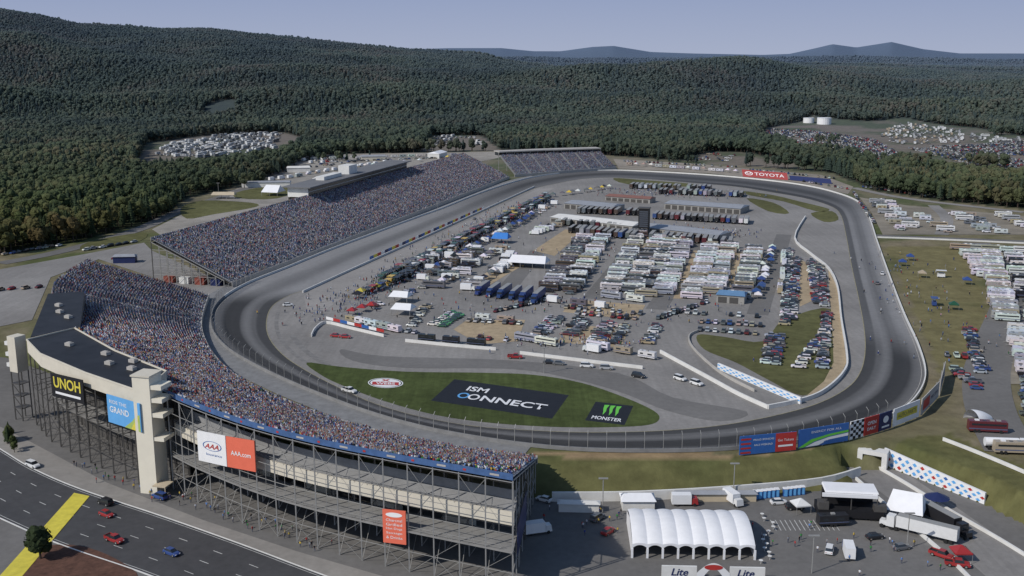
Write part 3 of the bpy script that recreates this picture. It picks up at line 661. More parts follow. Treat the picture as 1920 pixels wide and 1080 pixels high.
for k in range(10):
    a=r2[0]*(1-k/10)+f2[0]*(k/10); zt=20.5-k*1.85
    for dd in (0,6,12):
        q=a+np.array([D.x,D.y])*dd
        b.bar((*q,0),(*q,zt-.7),.22)
        if k<9:
            a2=r2[0]*(1-(k+1)/10)+f2[0]*((k+1)/10)+np.array([D.x,D.y])*dd
            b.bar((*q,zt-.8),(*a2,zt-2.7),.2)
            for z in (4,8,12,16):
                if z<zt-2: b.bar((*q,z),(*a2,z),.13)
            b.bar((*q,0),(*a2,4),.08)
b.build('end_frame',steel,ms)
for i in range(0,len(r2),8): q=r2[i]; MB().bar((*q,0),(*q,20),.25).build('rear_column',steeld,ms)
for k,(m_,z0_,z1_) in enumerate(((mat('brick_red',(.25,.07,.05),.8),0,3.2),(whitec,0,3.2),(MATS['brick_red'],0,3.5),(navy,0,2.8))):
    q=r2[0]*(1-.12-k*.2)+f2[0]*(.12+k*.2); q2=q+np.array([P_.x,P_.y])*5; MB().wall([q+np.array([D.x,D.y])*2,q2+np.array([D.x,D.y])*2],3,z0_,z1_).build('concession_kiosk',m_,ms)
fs=empty('far_grandstand'); tag(fs,'far end grandstand angled across the head of the oval','grandstand')
farF=[G(965,328,2),G(1060,321,2),G(1156,314,2)];farR=[G(935,291,15),G(1030,287,15),G(1126,284,15)]
f3,r3,V,Fq,mi=tiers(farF,farR,2,15,34,2,8)
addmesh_as('seating_tiers',V,Fq,[alum,conc,riser],mi,fs)
MB().wall(f3,.4,0,2.5).build('front_wall',conc,fs)
rr=[np.array(p) for p in resample([(p.x,p.y) for p in farR],8)]
b=MB(); b.wall([p+np.array([-2,5]) for p in rr],8,14.5,17.5,0); b.build('suite_band',glass,fs)
b=MB(); b.wall([p+np.array([-2,4]) for p in rr],13,17.6,18.6,0); b.build('roof',conc,fs)
for p in rr: MB().bar((p[0],p[1],0),(p[0],p[1],17.5),.4).build('rear_column',steel,fs)
pb=empty('press_box'); tag(pb,'long flat roofed press box above the middle of the main grandstand','building')
q0=on_poly([tuple(p) for p in r2],575,362); q1=on_poly([tuple(p) for p in r2],765,325)
M0=Matrix.Translation((q0.x,q0.y,0))@Matrix.Rotation(HD,4,'Z'); Lb=(q1-q0).length
b=MB(); b.box(0,Lb,-1,13,20.5,26.5,0,M=M0); b.build('suite_floor',whitec,pb)
for z0_,z1_ in ((21.3,23.6),(24,26)): MB().box(.5,Lb-.5,-1.3,-1.0,z0_,z1_,0,M=M0).build('window_band',glass,pb)
b=MB(); b.box(-3,Lb+3,-4,15,26.6,27.2,0,M=M0); b.build('roof',mat('grey_roof',(.16,.16,.165),.7,.15,.1),pb)
MB().box(Lb*.42,Lb*.50,3,11,27.2,33,0,M=M0).build('rooftop_tower',whitec,pb); MB().box(Lb*.2,Lb*.36,4,10,27.2,29.5,0,M=M0).build('rooftop_room',whitec,pb)
b=MB(); b.box(-22,-3,2,14,0,14.98,0,M=M0); b.build('annexe',whitec,pb); MB().box(-24,-3,0,16,15,15.6,0,M=M0).build('annexe_roof',whitec,pb)
b=MB(); b.box(0,Lb,12.8,13.2,8,20,0,M=M0); b.build('rear_wall',conc,pb)
c1=crowd_points(f1,r1,2,20.5,TR,1.2,11,.62,.88,3)
skip=(inside(c1[:,0],c1[:,1],[(p[0],p[1]) for p in mp_])|inside(c1[:,0],c1[:,1],[(p[0],p[1]) for p in GP(far,zr)]))&(c1[:,2]>14)
c1=c1[~skip]
c2=crowd_points(f2,r2,2,21,44,1.5,9,.72,.82,5)
c3=crowd_points(f3,r3,2,15,34,2,8,.9,.8,9)
dist=np.hypot(c1[:,0],c1[:,1]); order=np.argsort(dist); near=c1[order[:185]]; rest=c1[order[185:]]
crowd_mesh('crowd',rest,'dense crowd in mixed shirts filling the curved grandstand',pale=.06)
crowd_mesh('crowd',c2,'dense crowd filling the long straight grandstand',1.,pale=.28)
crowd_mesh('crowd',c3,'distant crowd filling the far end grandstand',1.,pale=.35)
print('D',len(c1),len(c2),len(c3),time.time()-T0)
# ---------------------------------------------------------------- people protos (skin modifier)
paint_cloth=mat('cloth_colour',(0,0,0),.85,.08,2,obj=True,spec=.1)
def figure(kind):
    if kind=='sit':
        J={'p':(0,0,.50),'c':(-.04,0,.85),'n':(-.03,0,1.08),'h':(0,0,1.17),'t':(.01,0,1.33)}
        lim=[]
        for s in (-1,1): lim+=[((0,.1*s,.48),(.45,.12*s,.5),(.46,.12*s,.1),(.60,.12*s,.04),(.085,.065,.05,.04)),((-.03,.2*s,1.0),(.02,.27*s,.75),(.22,.2*s,.62),(.36,.12*s,.60),(.06,.045,.038,.03))]
    else:
        J={'p':(0,0,.95),'c':(0,0,1.25),'n':(0,0,1.48),'h':(0.01,0,1.56),'t':(.02,0,1.73)}
        lim=[]
        for s in (-1,1): lim+=[((0,.1*s,.92),(.03*s,.12*s,.5),(-.05*s,.12*s,.09),(.12-.05*s,.13*s,.04),(.09,.06,.045,.04)),((0,.2*s,1.42),(-.02,.27*s,1.15),(.08,.27*s,.92),(.1,.26*s,.82),(.055,.042,.035,.03))]
    vs=[];es=[];rad=[]
    def av(p,r): vs.append(p);rad.append(r);return len(vs)-1
    ip=av(J['p'],.145);ic=av(J['c'],.165);i_n=av(J['n'],.075);ih=av(J['h'],.085);it=av(J['t'],.085)
    es+=[(ip,ic),(ic,i_n),(i_n,ih),(ih,it)]
    for L in lim:
        last=ip if L[0][2]<1.0 and abs(L[0][1])<.15 else ic
        for p,r in zip(L[:4],L[4]): k=av(p,r); es.append((last,k)); last=k
    me=bpy.data.meshes.new('fig'); me.from_pydata(vs,es,[]); o=bpy.data.objects.new('fig',me); C.objects.link(o)
    md=o.modifiers.new('s','SKIN'); sv=me.skin_vertices[0].data
    for i,r in enumerate(rad): sv[i].radius=(r,r*1.15 if i<2 else r)
    sv[0].use_root=True
    md2=o.modifiers.new('u','SUBSURF'); md2.levels=1; md2.render_levels=1
    dg=bpy.context.evaluated_depsgraph_get(); m2=bpy.data.meshes.new_from_object(o.evaluated_get(dg)); bpy.data.objects.remove(o)
    m2.materials.clear()
    for m in (paint_cloth,mat('skin',(.40,.25,.18),.6,.05,2),mat('trousers',(.06,.07,.11),.8,.1,2),mat('hair',(.03,.02,.015),.7,.1,2)): m2.materials.append(m)
    neck=J['n'][2]
    for p in m2.polygons:
        c=p.center
        if c.z>neck+.02: p.material_index=3 if (c.z>neck+.2 or c.x<-.03) else 1
        elif kind=='sit': p.material_index=2 if (c.z<.56 and c.x>.02 or c.z<.5) else (1 if c.x>.15 else 0)
        else: p.material_index=2 if c.z<.93 and abs(c.y)<.2 else (1 if c.z<1.1 and abs(c.y)>.2 else 0)
        p.use_smooth=True
    m2.name='person'; return m2
sitm=figure('sit');stm=figure('stand')
PC={'white':(.62,.63,.65),'red':(.36,.04,.04),'navy':(.03,.05,.2),'black':(.02,.02,.02),'light blue':(.13,.25,.5),'grey':(.23,.24,.26),'yellow':(.55,.40,.08),'green':(.04,.2,.06)}
PN=list(PC)
def person(mesh,x,y,z,rz,c,label,group):
    o=bpy.data.objects.new('person',mesh); C.objects.link(o); o.location=(x,y,z); o.rotation_euler=(0,0,rz); o.color=(*PC[c],1)
    s=random.uniform(.94,1.05); o.scale=(s,s,s); return tag(o,label,'person',group)
for q in sorted(near.tolist(),key=lambda q:q[0]):
    c=random.choice(PN+['white','grey','grey','navy','black','light blue'])
    sec='at its right end' if q[0]>-14 else ('left of its right end' if q[0]>-28 else 'near its middle')
    person(sitm,q[0],q[1],q[2],q[3]+random.uniform(-.3,.3),c,'seated %s shirted spectator, back rows of curved stand %s'%(c,sec),'%s shirted spectators in the back rows %s'%(c,sec))
def walk(px,n,z,where,spread):
    for i in range(n):
        t=random.random(); k=int(t*(len(px)-1)); k=min(k,len(px)-2); u=random.random()
        a=G(*px[k],z);b=G(*px[k+1],z); p=a+(b-a)*u+Vector((random.gauss(0,spread),random.gauss(0,spread),0))
        c=random.choice(PN); person(stm,p.x,p.y,z+.06,random.uniform(0,6.28),c,'person in %s top walking %s'%(c,where),'people in %s tops %s'%(c,where))
walk([(150,870),(260,920),(380,950),(480,985),(600,1030)],66,zl,'on the pavement outside the curved stand',2.0)
walk([(1050,960),(1100,1000),(1150,960),(1060,1020)],16,zl,'on the lot right of the stand end',4)
walk([(1430,980),(1500,1040),(1650,1020),(1720,1050)],26,zl,'on the lot beside the black stage truck',5)
# ---------------------------------------------------------------- vehicles
def wheels(b,xs,y,r,w,mi):
    for x in xs:
        for s in (-1,1): b.bar((x,s*y,r),(x,s*(y-w),r),r,mi,10)
def sect(b,st,mi=0):
    vs=[];n=len(st)
    for x,hw,z0,z1,tw in st: vs+=[(x,-hw,z0),(x,hw,z0),(x,hw*.99,(z0+z1)*.55),(x,tw,z1),(x,-tw,z1),(x,-hw*.99,(z0+z1)*.55)]
    fs=[]
    for i in range(n-1):
        for k in range(6): fs.append((6*i+k,6*i+(k+1)%6,6*i+6+(k+1)%6,6*i+6+k)[::-1])
    fs.append((5,4,3,2,1,0)); fs.append(tuple(6*(n-1)+k for k in range(6)))
    b.add(vs,fs,mi)
def cabin(b,x0,x1,hw,z0,z1,fx,rx,tw,mg=1,mr=0):
    vs=[(x0,-hw,z0),(x1,-hw,z0),(x1,hw,z0),(x0,hw,z0),(x0+rx,-tw,z1),(x1-fx,-tw,z1),(x1-fx,tw,z1),(x0+rx,tw,z1)]
    b.add(vs,[(4,5,6,7),(0,1,5,4),(1,2,6,5),(2,3,7,6),(3,0,4,7)],[mr,mg,mg,mg,mg])
    b.box(x0+rx-.03,x1-fx+.03,-tw-.02,tw+.02,z1,z1+.04,mr)
def g_car():
    bd=MB(); sect(bd,[(-2.25,.72,.42,.72,.66),(-2.12,.85,.28,.95,.74),(-1.3,.9,.24,.98,.8),(.8,.9,.24,.96,.8),(1.9,.86,.28,.84,.72),(2.22,.7,.4,.62,.6)])
    gl=MB(); cabin(gl,-1.75,1.15,.79,.95,1.44,.75,.5,.6); wh=MB(); wheels(wh,(-1.4,1.4),.9,.34,.22,0)
    return bd,gl,wh
def g_suv(): 
    bd=MB(); sect(bd,[(-2.4,.8,.45,.9,.75),(-2.3,.92,.35,1.12,.85),(-1.3,.95,.3,1.15,.88),(1.1,.95,.3,1.12,.86),(2.1,.92,.35,1.02,.8),(2.38,.8,.45,.8,.7)])
    gl=MB(); cabin(gl,-2.25,1.3,.86,1.12,1.78,.7,.25,.7); wh=MB(); wheels(wh,(-1.45,1.5),.95,.4,.25,0); return bd,gl,wh
def g_pick():
    bd=MB(); sect(bd,[(-2.8,.92,.5,1.05,.92),(-.6,.95,.4,1.1,.92),(1.3,.95,.4,1.15,.88),(2.4,.93,.4,1.08,.82),(2.75,.82,.5,.85,.75)])
    bd.box(-2.7,-.75,-.78,.78,1.06,1.09,1)
    for s in (-1,1): bd.box(-2.75,-.7,s*.93-.05,s*.93+.05,1.05,1.28,0)
    bd.box(-2.82,-2.74,-.93,.93,1.05,1.28,0)
    gl=MB(); cabin(gl,-.7,1.45,.85,1.12,1.82,.6,.15,.7); wh=MB(); wheels(wh,(-1.75,1.75),.97,.42,.28,0); return bd,gl,wh
def merge(parts,order):
    b=MB()
    for p,off_ in zip(parts,order):
        o=len(b.v); b.v+=p.v; b.f+=[[o+k for k in f] for f in p.f]; b.m+=[off_[m] for m in p.m]
    return b
VM=[paint_o,glass,rubber,white,steel,mat('accent_stripe',(.10,.12,.2),.4)]
def bed(p): return merge(p,({0:0,1:2},{0:0,1:1},{0:2}))
def g_coach():
    b=MB(); L=5.4; b.box(-L,L,-1.2,1.2,.55,3.3,0,.06,.03); b.box(-L+.2,L-.4,-1.12,1.12,3.3,3.42,0)
    b.box(L-.04,L+.03,-1.05,1.05,1.5,2.8,1)
    for s in (-1,1):
        b.box(-4.6,4.9,s*1.22-.02,s*1.22+.01,2.25,2.8,1); b.box(-5.3,5.3,s*1.215-.01,s*1.215+.01,1.1,1.4,5)
    for x in (-3,1.2,3): b.box(x-.6,x+.6,-.45,.45,3.42,3.7,3 if x<0 else 4)
    b.box(-1.4,-.4,-.3,.3,3.42,3.5,1)
    wheels(b,(-3.6,-2.5,3.6),1.22,.5,.3,2); return b
def g_trailer():
    b=MB(); b.box(-3.8,3.8,-1.2,1.2,.6,2.95,0,.12,.04); b.bar((3.8,0,.6),(5.0,0,.55),.09,4)
    for s in (-1,1): b.box(-2.8,-1.4,s*1.19-.01,s*1.19+.02,1.7,2.3,1); b.box(.6,2.6,s*1.19-.01,s*1.19+.02,1.7,2.3,1); b.box(-3.7,3.7,s*1.2-.01,s*1.2+.02,1.1,1.3,5)
    b.box(-.5,.5,-.4,.4,2.95,3.25,4); b.box(-2.6,-1.9,-.3,.3,2.95,3.05,1); wheels(b,(-.6,.4),1.2,.36,.25,2); return b
def g_hauler():
    b=MB(); b.box(-9,5.2,-1.28,1.28,1.15,4.0,0,.05,.05); b.box(-9,5.1,-1.1,1.1,4.0,4.08,4); wheels(b,(-7.6,-6.5),1.26,.5,.5,2)
    b.box(5.6,7.6,-1.2,1.2,.8,3.5,0,.1,.08); b.box(7.6,9.2,-.9,.9,.8,1.9,0,.05,.05); b.box(7.55,7.7,-1.0,1.0,2.2,3.1,1)
    b.box(-9,5,-.3,.3,.8,1.15,4); wheels(b,(5.2,6.3,8.6),1.15,.5,.4,2); return b
def g_van():
    b=MB(); b.box(-3.6,1.4,-1.15,1.15,.6,3.1,3,.03,.03); b.box(1.45,3.2,-1.05,1.05,.5,2.1,0,.25,.1); b.box(2.5,3.05,-.9,.9,1.4,2.0,1,.1,.05); wheels(b,(-2.3,2.2),1.1,.42,.3,2); return b
def g_tent():
    b=MB(); b.add([(-2,-2,2.4),(2,-2,2.4),(2,2,2.4),(-2,2,2.4),(-.15,-.15,3.7),(.15,-.15,3.7),(.15,.15,3.7),(-.15,.15,3.7)],[(0,1,5,4),(1,2,6,5),(2,3,7,6),(3,0,4,7),(4,5,6,7)],0)
    for a in ((-2,-2,2,-2),(2,-2,2,2),(2,2,-2,2),(-2,2,-2,-2)): b.add([(a[0],a[1],2.1),(a[2],a[3],2.1),(a[2],a[3],2.4),(a[0],a[1],2.4)],[(0,1,2,3)],0)
    for x in (-1.95,1.95):
        for y in (-1.95,1.95): b.bar((x,y,0),(x,y,2.4),.05,4)
    return b
def g_cart():
    b=MB(); b.box(-1.8,1.8,-.9,.9,.3,1.9,0,.03,.03); b.box(-1.7,1.7,-.92,-.88,.5,1.1,3); wheels(b,(-1.2,1.2),.9,.25,.2,2)
    for x in (-1.6,1.6):
        for y in (-.8,.8): b.bar((x,y,1.9),(x,y,3.4),.05,4)
    b.box(-2.4,2.4,-1.5,1.5,3.4,3.5,0); b.box(-1.2,1.2,-.5,.5,1.9,2.4,1); b.bar((1.7,.8,3.5),(1.7,.8,6),.05,4); return b
PRO={}
for k,b in (('car',bed(g_car())),('suv',bed(g_suv())),('pickup',bed(g_pick())),('coach',g_coach()),('caravan',g_trailer()),('truck',g_hauler()),('van',g_van()),('tent',g_tent()),('cart',g_cart())):
    o=b.build(k,VM,None,False); PRO[k]=o.data; PRO[k].name=k
NM={'car':('parked_car','car'),'suv':('parked_suv','car'),'pickup':('pickup_truck','pickup truck'),'coach':('motorhome','motorhome'),'caravan':('caravan','caravan'),'truck':('transport_truck','truck'),'van':('box_van','van'),'tent':('canopy_tent','tent'),'cart':('pit_cart','pit cart')}
CC={'white':(.66,.66,.65),'silver':(.36,.37,.38),'black':(.02,.02,.023),'grey':(.13,.135,.14),'red':(.32,.03,.03),'blue':(.035,.07,.22),'dark green':(.02,.08,.045),'tan':(.36,.30,.22),'yellow':(.55,.42,.07),'maroon':(.12,.025,.03),'bright green':(.06,.28,.10),'orange':(.45,.17,.05),'brown':(.09,.065,.05)}
CARP=['white','white','white','silver','silver','black','black','black','grey','grey','red','blue','maroon','tan']
RVP=['white','white','white','white','silver','tan','silver']
MX=['white','white','white','silver','tan','black','grey','brown','white','grey']
DK=['black','black','grey','brown','silver','grey','white','white','tan','black']
CNT={}
STUFF=[]
CAPS={'tent':140}
def place(kind,x,y,z,rz,colr,where):
    nm,cat=NM[kind]; CNT[kind]=CNT.get(kind,0)+1
    if CNT[kind]>CAPS.get(kind,290): STUFF.append((kind,x,y,z,rz,colr)); return
    o=bpy.data.objects.new(nm,PRO[kind]); C.objects.link(o); o.location=(x,y,z); o.rotation_euler=(0,0,rz); o.color=(*[c*random.uniform(.85,1.05) for c in CC[colr]],1)
    s=random.uniform(.9,1.04); o.scale=(s*random.uniform(.85,1.05) if kind in('coach','caravan') else s,s,s)
    w=nm.replace('_',' ').replace('parked ','')
    return tag(o,'%s %s %s'%(colr,w,where),cat,'%s %ss %s'%(colr,w,where))
def row(kind,p0,p1,n,head,where,pal=None,z=0.08,prob=1.,jit=.3,zz=0.):
    a=G(*p0,zz);b=G(*p1,zz); 
    for i in range(n):
        if random.random()>prob: continue
        t=i/max(n-1,1); p=a+(b-a)*t
        k=kind if isinstance(kind,str) else random.choice(kind)
        h=head
        if head=='row': h=math.atan2(b.y-a.y,b.x-a.x)
        h+=random.gauss(0,.025)+(math.pi if random.random()<.5 and k!='truck' else 0)
        place(k,p.x+random.gauss(0,jit),p.y+random.gauss(0,jit*.5),z+zz,h,random.choice(pal or CARP),where)
def rowd(kind,p0,p1,gap,head,where,**k):
    n=int((G(*p1)-G(*p0)).length/gap)+1; row(kind,p0,p1,n,head,where,**k)
CK=['car','suv','pickup','car']
row('truck',(905,548),(1008,563),6,HD+math.pi,'in the short line beside the big white tent',['blue','blue','blue','grey'],jit=.2)
RK=['coach','coach','coach','coach','coach','caravan','caravan','suv']
cols_=[((1028,548),(1098,446),'in the first column right of the marquee',DK),((1066,552),(1132,446),'in the second column right of the marquee',MX),
((1144,548),(1199,440),'in the third infield column',MX),((1182,552),(1236,448),'in the fourth infield column',MX),((1212,556),(1258,450),'in the narrow fifth infield column',DK),
((1244,552),(1286,452),'in the sixth infield column',RVP),((1296,560),(1334,462),'in the seventh infield column',RVP),((1333,558),(1368,465),'in the eighth infield column',RVP),
((1388,560),(1415,470),'in the column nearest the back straight',MX)]
for a,b,w,pal in cols_: rowd(RK,a,b,3.9,HP,w,pal=pal,prob=.95,jit=.35)
for a,b,w,pal in (((905,600),(950,604),'by the tan dirt patch',RVP),((985,640),(1110,660),'along the near infield wall left part',RVP),((1120,655),(1215,672),'along the near infield wall right part',RVP),((1145,560),(1190,566),'below the third column',RVP),((1040,568),(1130,578),'by the upper dirt patch',DK)):
    rowd(['coach','caravan','van'],a,b,9.5,'row',w,pal=pal,prob=.9)
rowd('caravan',(800,640),(890,648),8.5,'row','in the black trailer row near the infield wall',pal=['black'])
for a,b,w,pal in (((790,525),(900,470),'on the pit side of the infield',DK),((840,520),(950,465),'on the pit side behind the first row',MX),((760,510),(850,470),'close to the pit lane stalls',DK),((1000,440),(1060,420),'near the garages',DK),((880,545),(960,492),'left of the white marquee',DK),((815,540),(870,512),'left of the blue trucks',MX)):
    rowd(['coach','coach','caravan','van','suv','tent'],a,b,4.4,HP,w,pal=pal,prob=.93,jit=.5)
DH=['black','black','black','grey','white','maroon','brown','grey','silver','blue']
for a,b,w in (((1075,434),(1190,446),'in front of the long garage roof left part'),((1225,446),(1370,458),'in front of the long garage roof right part'),((1185,352),(1330,356),'in the far row by the head of the infield'),((1230,408),(1400,418),'behind the long garage roof'),((1090,398),(1200,402),'behind the garages left of the tower'),((1240,362),(1390,368),'beyond the white garage roof'),((1060,420),(1180,428),'in the upper line left of the tower')):
    rowd('truck',a,b,3.7,HD,w,pal=DH,prob=.93)
for a,b,w,pal in (((668,560),(720,540),'yellow cluster by the pit entry',['yellow','yellow','black']),((640,595),(700,580),'cluster inside the pit entry wall',['white','dark green','red']),((820,505),(1000,405),'row behind the pit stalls',['black','white','grey','blue','black']),((1020,372),(1150,352),'row at the far end of pit lane',['yellow','white','black','grey']),((1420,560),(1450,470),'file near the right hand infield lane',['black','white','blue'])):
    rowd('tent',a,b,5.5,HP,w,pal=pal,prob=.85,jit=.8)
for a,b,w,pr,g in (((715,528),(1025,368),'in the pit stall row along pit lane',.95,4.6),((735,530),(1030,374),'in the second line behind the pit stalls',.85,5.2),((690,552),(770,520),'at the near end of pit lane',.9,5)):
    rowd('cart',a,b,g,HD,w,pal=['black','black','black','red','blue','grey','grey','yellow','dark green','white','black','black'],prob=pr,jit=.7)
rowd(CK+['van'],(760,528),(1040,382),5,HP,'between the pit stalls and the haulers',pal=DK,prob=.8,jit=1.2)
rowd('truck',(700,600),(850,590),7,HD,'in the lower left corner of the infield',pal=['dark green','bright green','black','white'],prob=.5)
rowd('car',(680,612),(780,625),3.2,HD,'in the lower left corner row of the infield',prob=.8)
rowd(CK,(700,575),(830,530),4.0,HP,'around the two white tents',prob=.7,jit=1.5)
rowd(CK,(770,612),(800,575),3.2,HP,'in the file right of the two white tents',prob=.85)
rowd('van',(930,512),(960,480),5,HP,'beside the lane near the marquee',pal=RVP)
rowd('caravan',(640,600),(740,622),6,'row','behind the bent pit entry wall',pal=RVP,prob=.8)
rowd('car',(812,610),(848,588),2.6,HP,'in the green show row of the infield',pal=['bright green','dark green','white'],jit=.1)
rowd('car',(828,613),(862,592),2.6,HP,'in the second green show row of the infield',pal=['bright green','dark green'],jit=.1)
rows_=[((1005,628),(1035,598),HP,'in the narrow row left of the first dirt patch'),((1018,628),(1050,598),HP,'in the second narrow row left of the dirt patch'),((1058,632),(1085,600),HP,'in the row at left of the second dirt patch'),((1072,634),(1098,603),HP,'in the row right beside the leftmost dirt row'),((1112,638),(1135,608),HP,'in the middle row of the second dirt patch'),((1126,640),(1148,610),HP,'right of the middle row of the dirt patch'),((1150,645),(1172,612),HP,'in the right row of the second dirt patch'),
((1062,578),(1200,590),HD,'in the row along the top of the dirt patch'),((1070,588),(1190,599),HD,'in the row along the bottom of the dirt patch'),((880,603),(975,608),HD,'in the upper row of the left dirt patch'),((900,636),(965,640),HD,'in the lower row of the left dirt patch'),
((1235,598),(1330,566),HD,'along the lane under the sixth column'),((1260,585),(1320,590),HD,'near the infield crossroads'),
((1315,605),(1425,612),HD,'in the top row by the dry infield lawn'),((1312,620),(1430,628),HD,'in the second row by the dry infield lawn'),((1370,592),(1435,596),HD,'in the short row above the dry lawn'),
((1437,682),(1447,632),HP,'in the left file on the dry lawn'),((1452,684),(1462,630),HP,'in the right file on the dry lawn'),
((1472,610),(1480,470),HP,'in the left file near the back straight wall'),((1484,600),(1493,485),HP,'in the second file near the back straight wall'),((1532,570),(1520,490),HP,'in the third file near the back straight wall'),((1546,575),(1536,500),HP,'in the file hugging the back straight wall'),
((1495,690),(1550,620),HP,'scattered on the lawn near the wall'),((1540,700),(1550,590),HP,'in the lawn file beside the white wall'),((930,585),(1040,560),HD,'below the blue trucks'),((1215,645),(1232,610),HP,'in the file right of the dirt patch')]
for a,b,h,w in rows_: rowd(CK,a,b,2.9,h,w,prob=.88,jit=.15)
rowd('caravan',(1460,560),(1470,480),6,HD,'along the right hand infield lane',pal=RVP,prob=.6)
rowd('coach',(1855,478),(1885,602),3.7,HP,'in the long file beside the right hand road',pal=['white','white','white','silver','tan'],prob=.95,jit=.5)
rowd(['coach','caravan','suv'],(1900,482),(1945,602),4.6,HP,'in the outer coach file at the right edge',pal=['white','white','silver','black'],prob=.8,jit=.8)
rowd(['coach','caravan'],(1818,478),(1846,520),4.5,HP,'in the short second file beside the right road',pal=RVP)
rowd('coach',(1800,468),(1920,474),8,'row','in the short row at the top of the right road',pal=RVP)
for a,b,w in (((1640,378),(1690,432),'in the first camp file outside the back straight'),((1660,376),(1712,428),'in the second camp file outside the back straight'),((1722,406),(1778,436),'in the third camp file outside the back straight'),((1790,402),(1850,436),'in the fourth camp file outside the back straight'),((1820,406),(1880,438),'in the camp file right of the fourth'),((1880,406),(1950,440),'in the outermost camp file')):
    rowd(['caravan','coach','caravan','pickup','suv'],a,b,5.2,HP,w,pal=RVP+['grey'],prob=.82,jit=.9)
rowd('caravan',(1905,620),(1925,700),5,HP,'at the right edge beyond the road',pal=RVP)
rowd(CK,(1775,668),(1830,672),3.2,HD,'in the upper row on the right hand slope')
rowd(CK,(1790,695),(1835,730),3.2,HP,'in the lower file on the right hand slope')
rowd(CK,(1815,620),(1840,700),3.6,HP,'in the file along the right road')
rowd(CK,(1925,700),(1930,780),4,HP,'at the right edge of the picture')
for a,b,w in (((1170,303),(1380,314),'beyond the far turn left part'),((1500,340),(1590,355),'beyond the far turn right part'),((1610,350),(1760,372),'along the far road on the right'),((1400,318),(1570,336),'beyond the red hillside sign'),((1600,362),(1640,420),'along the outside of the back straight wall')):
    rowd(CK,a,b,4,HD,w,prob=.85)
rowd(['caravan','tent'],(1180,310),(1380,324),8,'row','just behind the far turn wall',pal=RVP)
rowd('caravan',(590,300),(850,292),9,'row','in the service lot behind the main stand',pal=RVP,prob=.8)
rowd(CK,(600,305),(850,296),4,'row','in the car line behind the main stand',prob=.8)
rowd('tent',(640,318),(840,298),10,'row','in the fair area behind the main stand',pal=['white','white','yellow','blue'],prob=.8)
rowd('van',(560,330),(720,306),12,'row','in the fair area near the woods',pal=RVP)
rowd(CK,(10,478),(110,462),4,HD,'by the woods at the left edge'); rowd(CK,(0,545),(70,540),5,HD,'on the lot at the left edge'); rowd(CK,(160,470),(250,455),5,'row','on the road behind the stands')
rowd(['van','caravan'],(460,345),(560,332),9,'row','below the woods behind the main stand',pal=RVP)
rowd('tent',(215,492),(250,490),6,'row','between the two grandstands',pal=['white','maroon'])
def lot(polypx,kind,gapx,gapy,pal,prob,head=HD):
    pts=GP(polypx); X=[p.x for p in pts];Y=[p.y for p in pts]
    gx=np.arange(min(X),max(X),gapx); gy=np.arange(min(Y),max(Y),gapy); XX,YY=np.meshgrid(gx,gy)
    XX=XX+rng.normal(0,.35,XX.shape); YY=YY+rng.normal(0,.5,YY.shape)
    ok=inside(XX,YY,pts)&(fbm(XX/60,YY/60,2)>-.16); ZZ=height(XX,YY)
    for x,y,z in zip(XX[ok],YY[ok],ZZ[ok]):
        if random.random()<prob: STUFF.append((random.choice(kind),x,y,float(z)+.05,head if random.random()<.9 else HP,random.choice(pal)))
lot([(1432,258),(1440,242),(1530,246),(1640,262),(1690,290),(1640,300),(1500,276)],CK,3.2,8,CARP,.8)
lot([(1645,262),(1665,240),(1700,232),(1800,244),(1806,268),(1700,272)],['coach','caravan','caravan','pickup','car','suv'],8,15,['white','white','silver','tan','grey'],.7)
lot([(1690,276),(1830,272),(1920,264),(2050,280),(2050,345),(1920,322),(1820,310)],CK,3.3,9,CARP,.8)
lot([(1820,252),(1920,262),(1900,270),(1820,266)],['coach','caravan','car'],7,12,['white','silver','grey'],.6)
lot([(290,292),(320,268),(420,254),(530,250),(515,280),(380,298)],['coach','caravan','car','car'],7,12,['white','white','silver','grey'],.8)
lot([(800,274),(815,256),(895,256),(915,274)],['coach','car','car'],6,11,['white','silver','grey'],.8)
lot([(1290,302),(1340,286),(1380,288),(1370,304)],CK,5,12,CARP,.3)
lot([(1750,470),(1830,480),(1850,560),(1760,640),(1740,600),(1790,540)],['tent','tent','car'],9,13,['white','blue','grey','tan','dark green','black'],.3)
lot([(1680,480),(1770,480),(1790,620),(1760,660),(1710,560)],['tent','cart'],9,15,['white','blue','grey','tan','red'],.14)
lot([(560,296),(700,292),(690,306),(580,316)],CK+['van'],6,12,CARP,.5)
def stuffmesh():
    V=[];b=MB()
    tmpl={k:(np.array([v.co[:] for v in PRO[k].vertices]),[tuple(p.vertices) for p in PRO[k].polygons],[p.material_index for p in PRO[k].polygons]) for k in PRO}
    for k,x,y,z,rz,c in STUFF:
        tv,tf,tm=tmpl[k]; ca,sa=math.cos(rz),math.sin(rz); o=len(V)
        for a in tv: V.append((x+a[0]*ca-a[1]*sa,y+a[0]*sa+a[1]*ca,z+a[2]+.05))
        for f,m in zip(tf,tm): b.f.append([o+q for q in f]); b.m.append(5+list(CC).index(c) if m==0 else m-1)
    b.v=V
    ml=[glass,rubber,white,steel,VM[5]]+[mat('far_paint_'+k.replace(' ','_'),CC[k],.4,.03) for k in CC]
    o=b.build('distant_vehicles',ml); tag(o,'distant vehicles and tents packed in the far lots and clearings','vehicles',kind='stuff')
stuffmesh()
print('counts',CNT,len(STUFF),time.time()-T0)
pp=[]
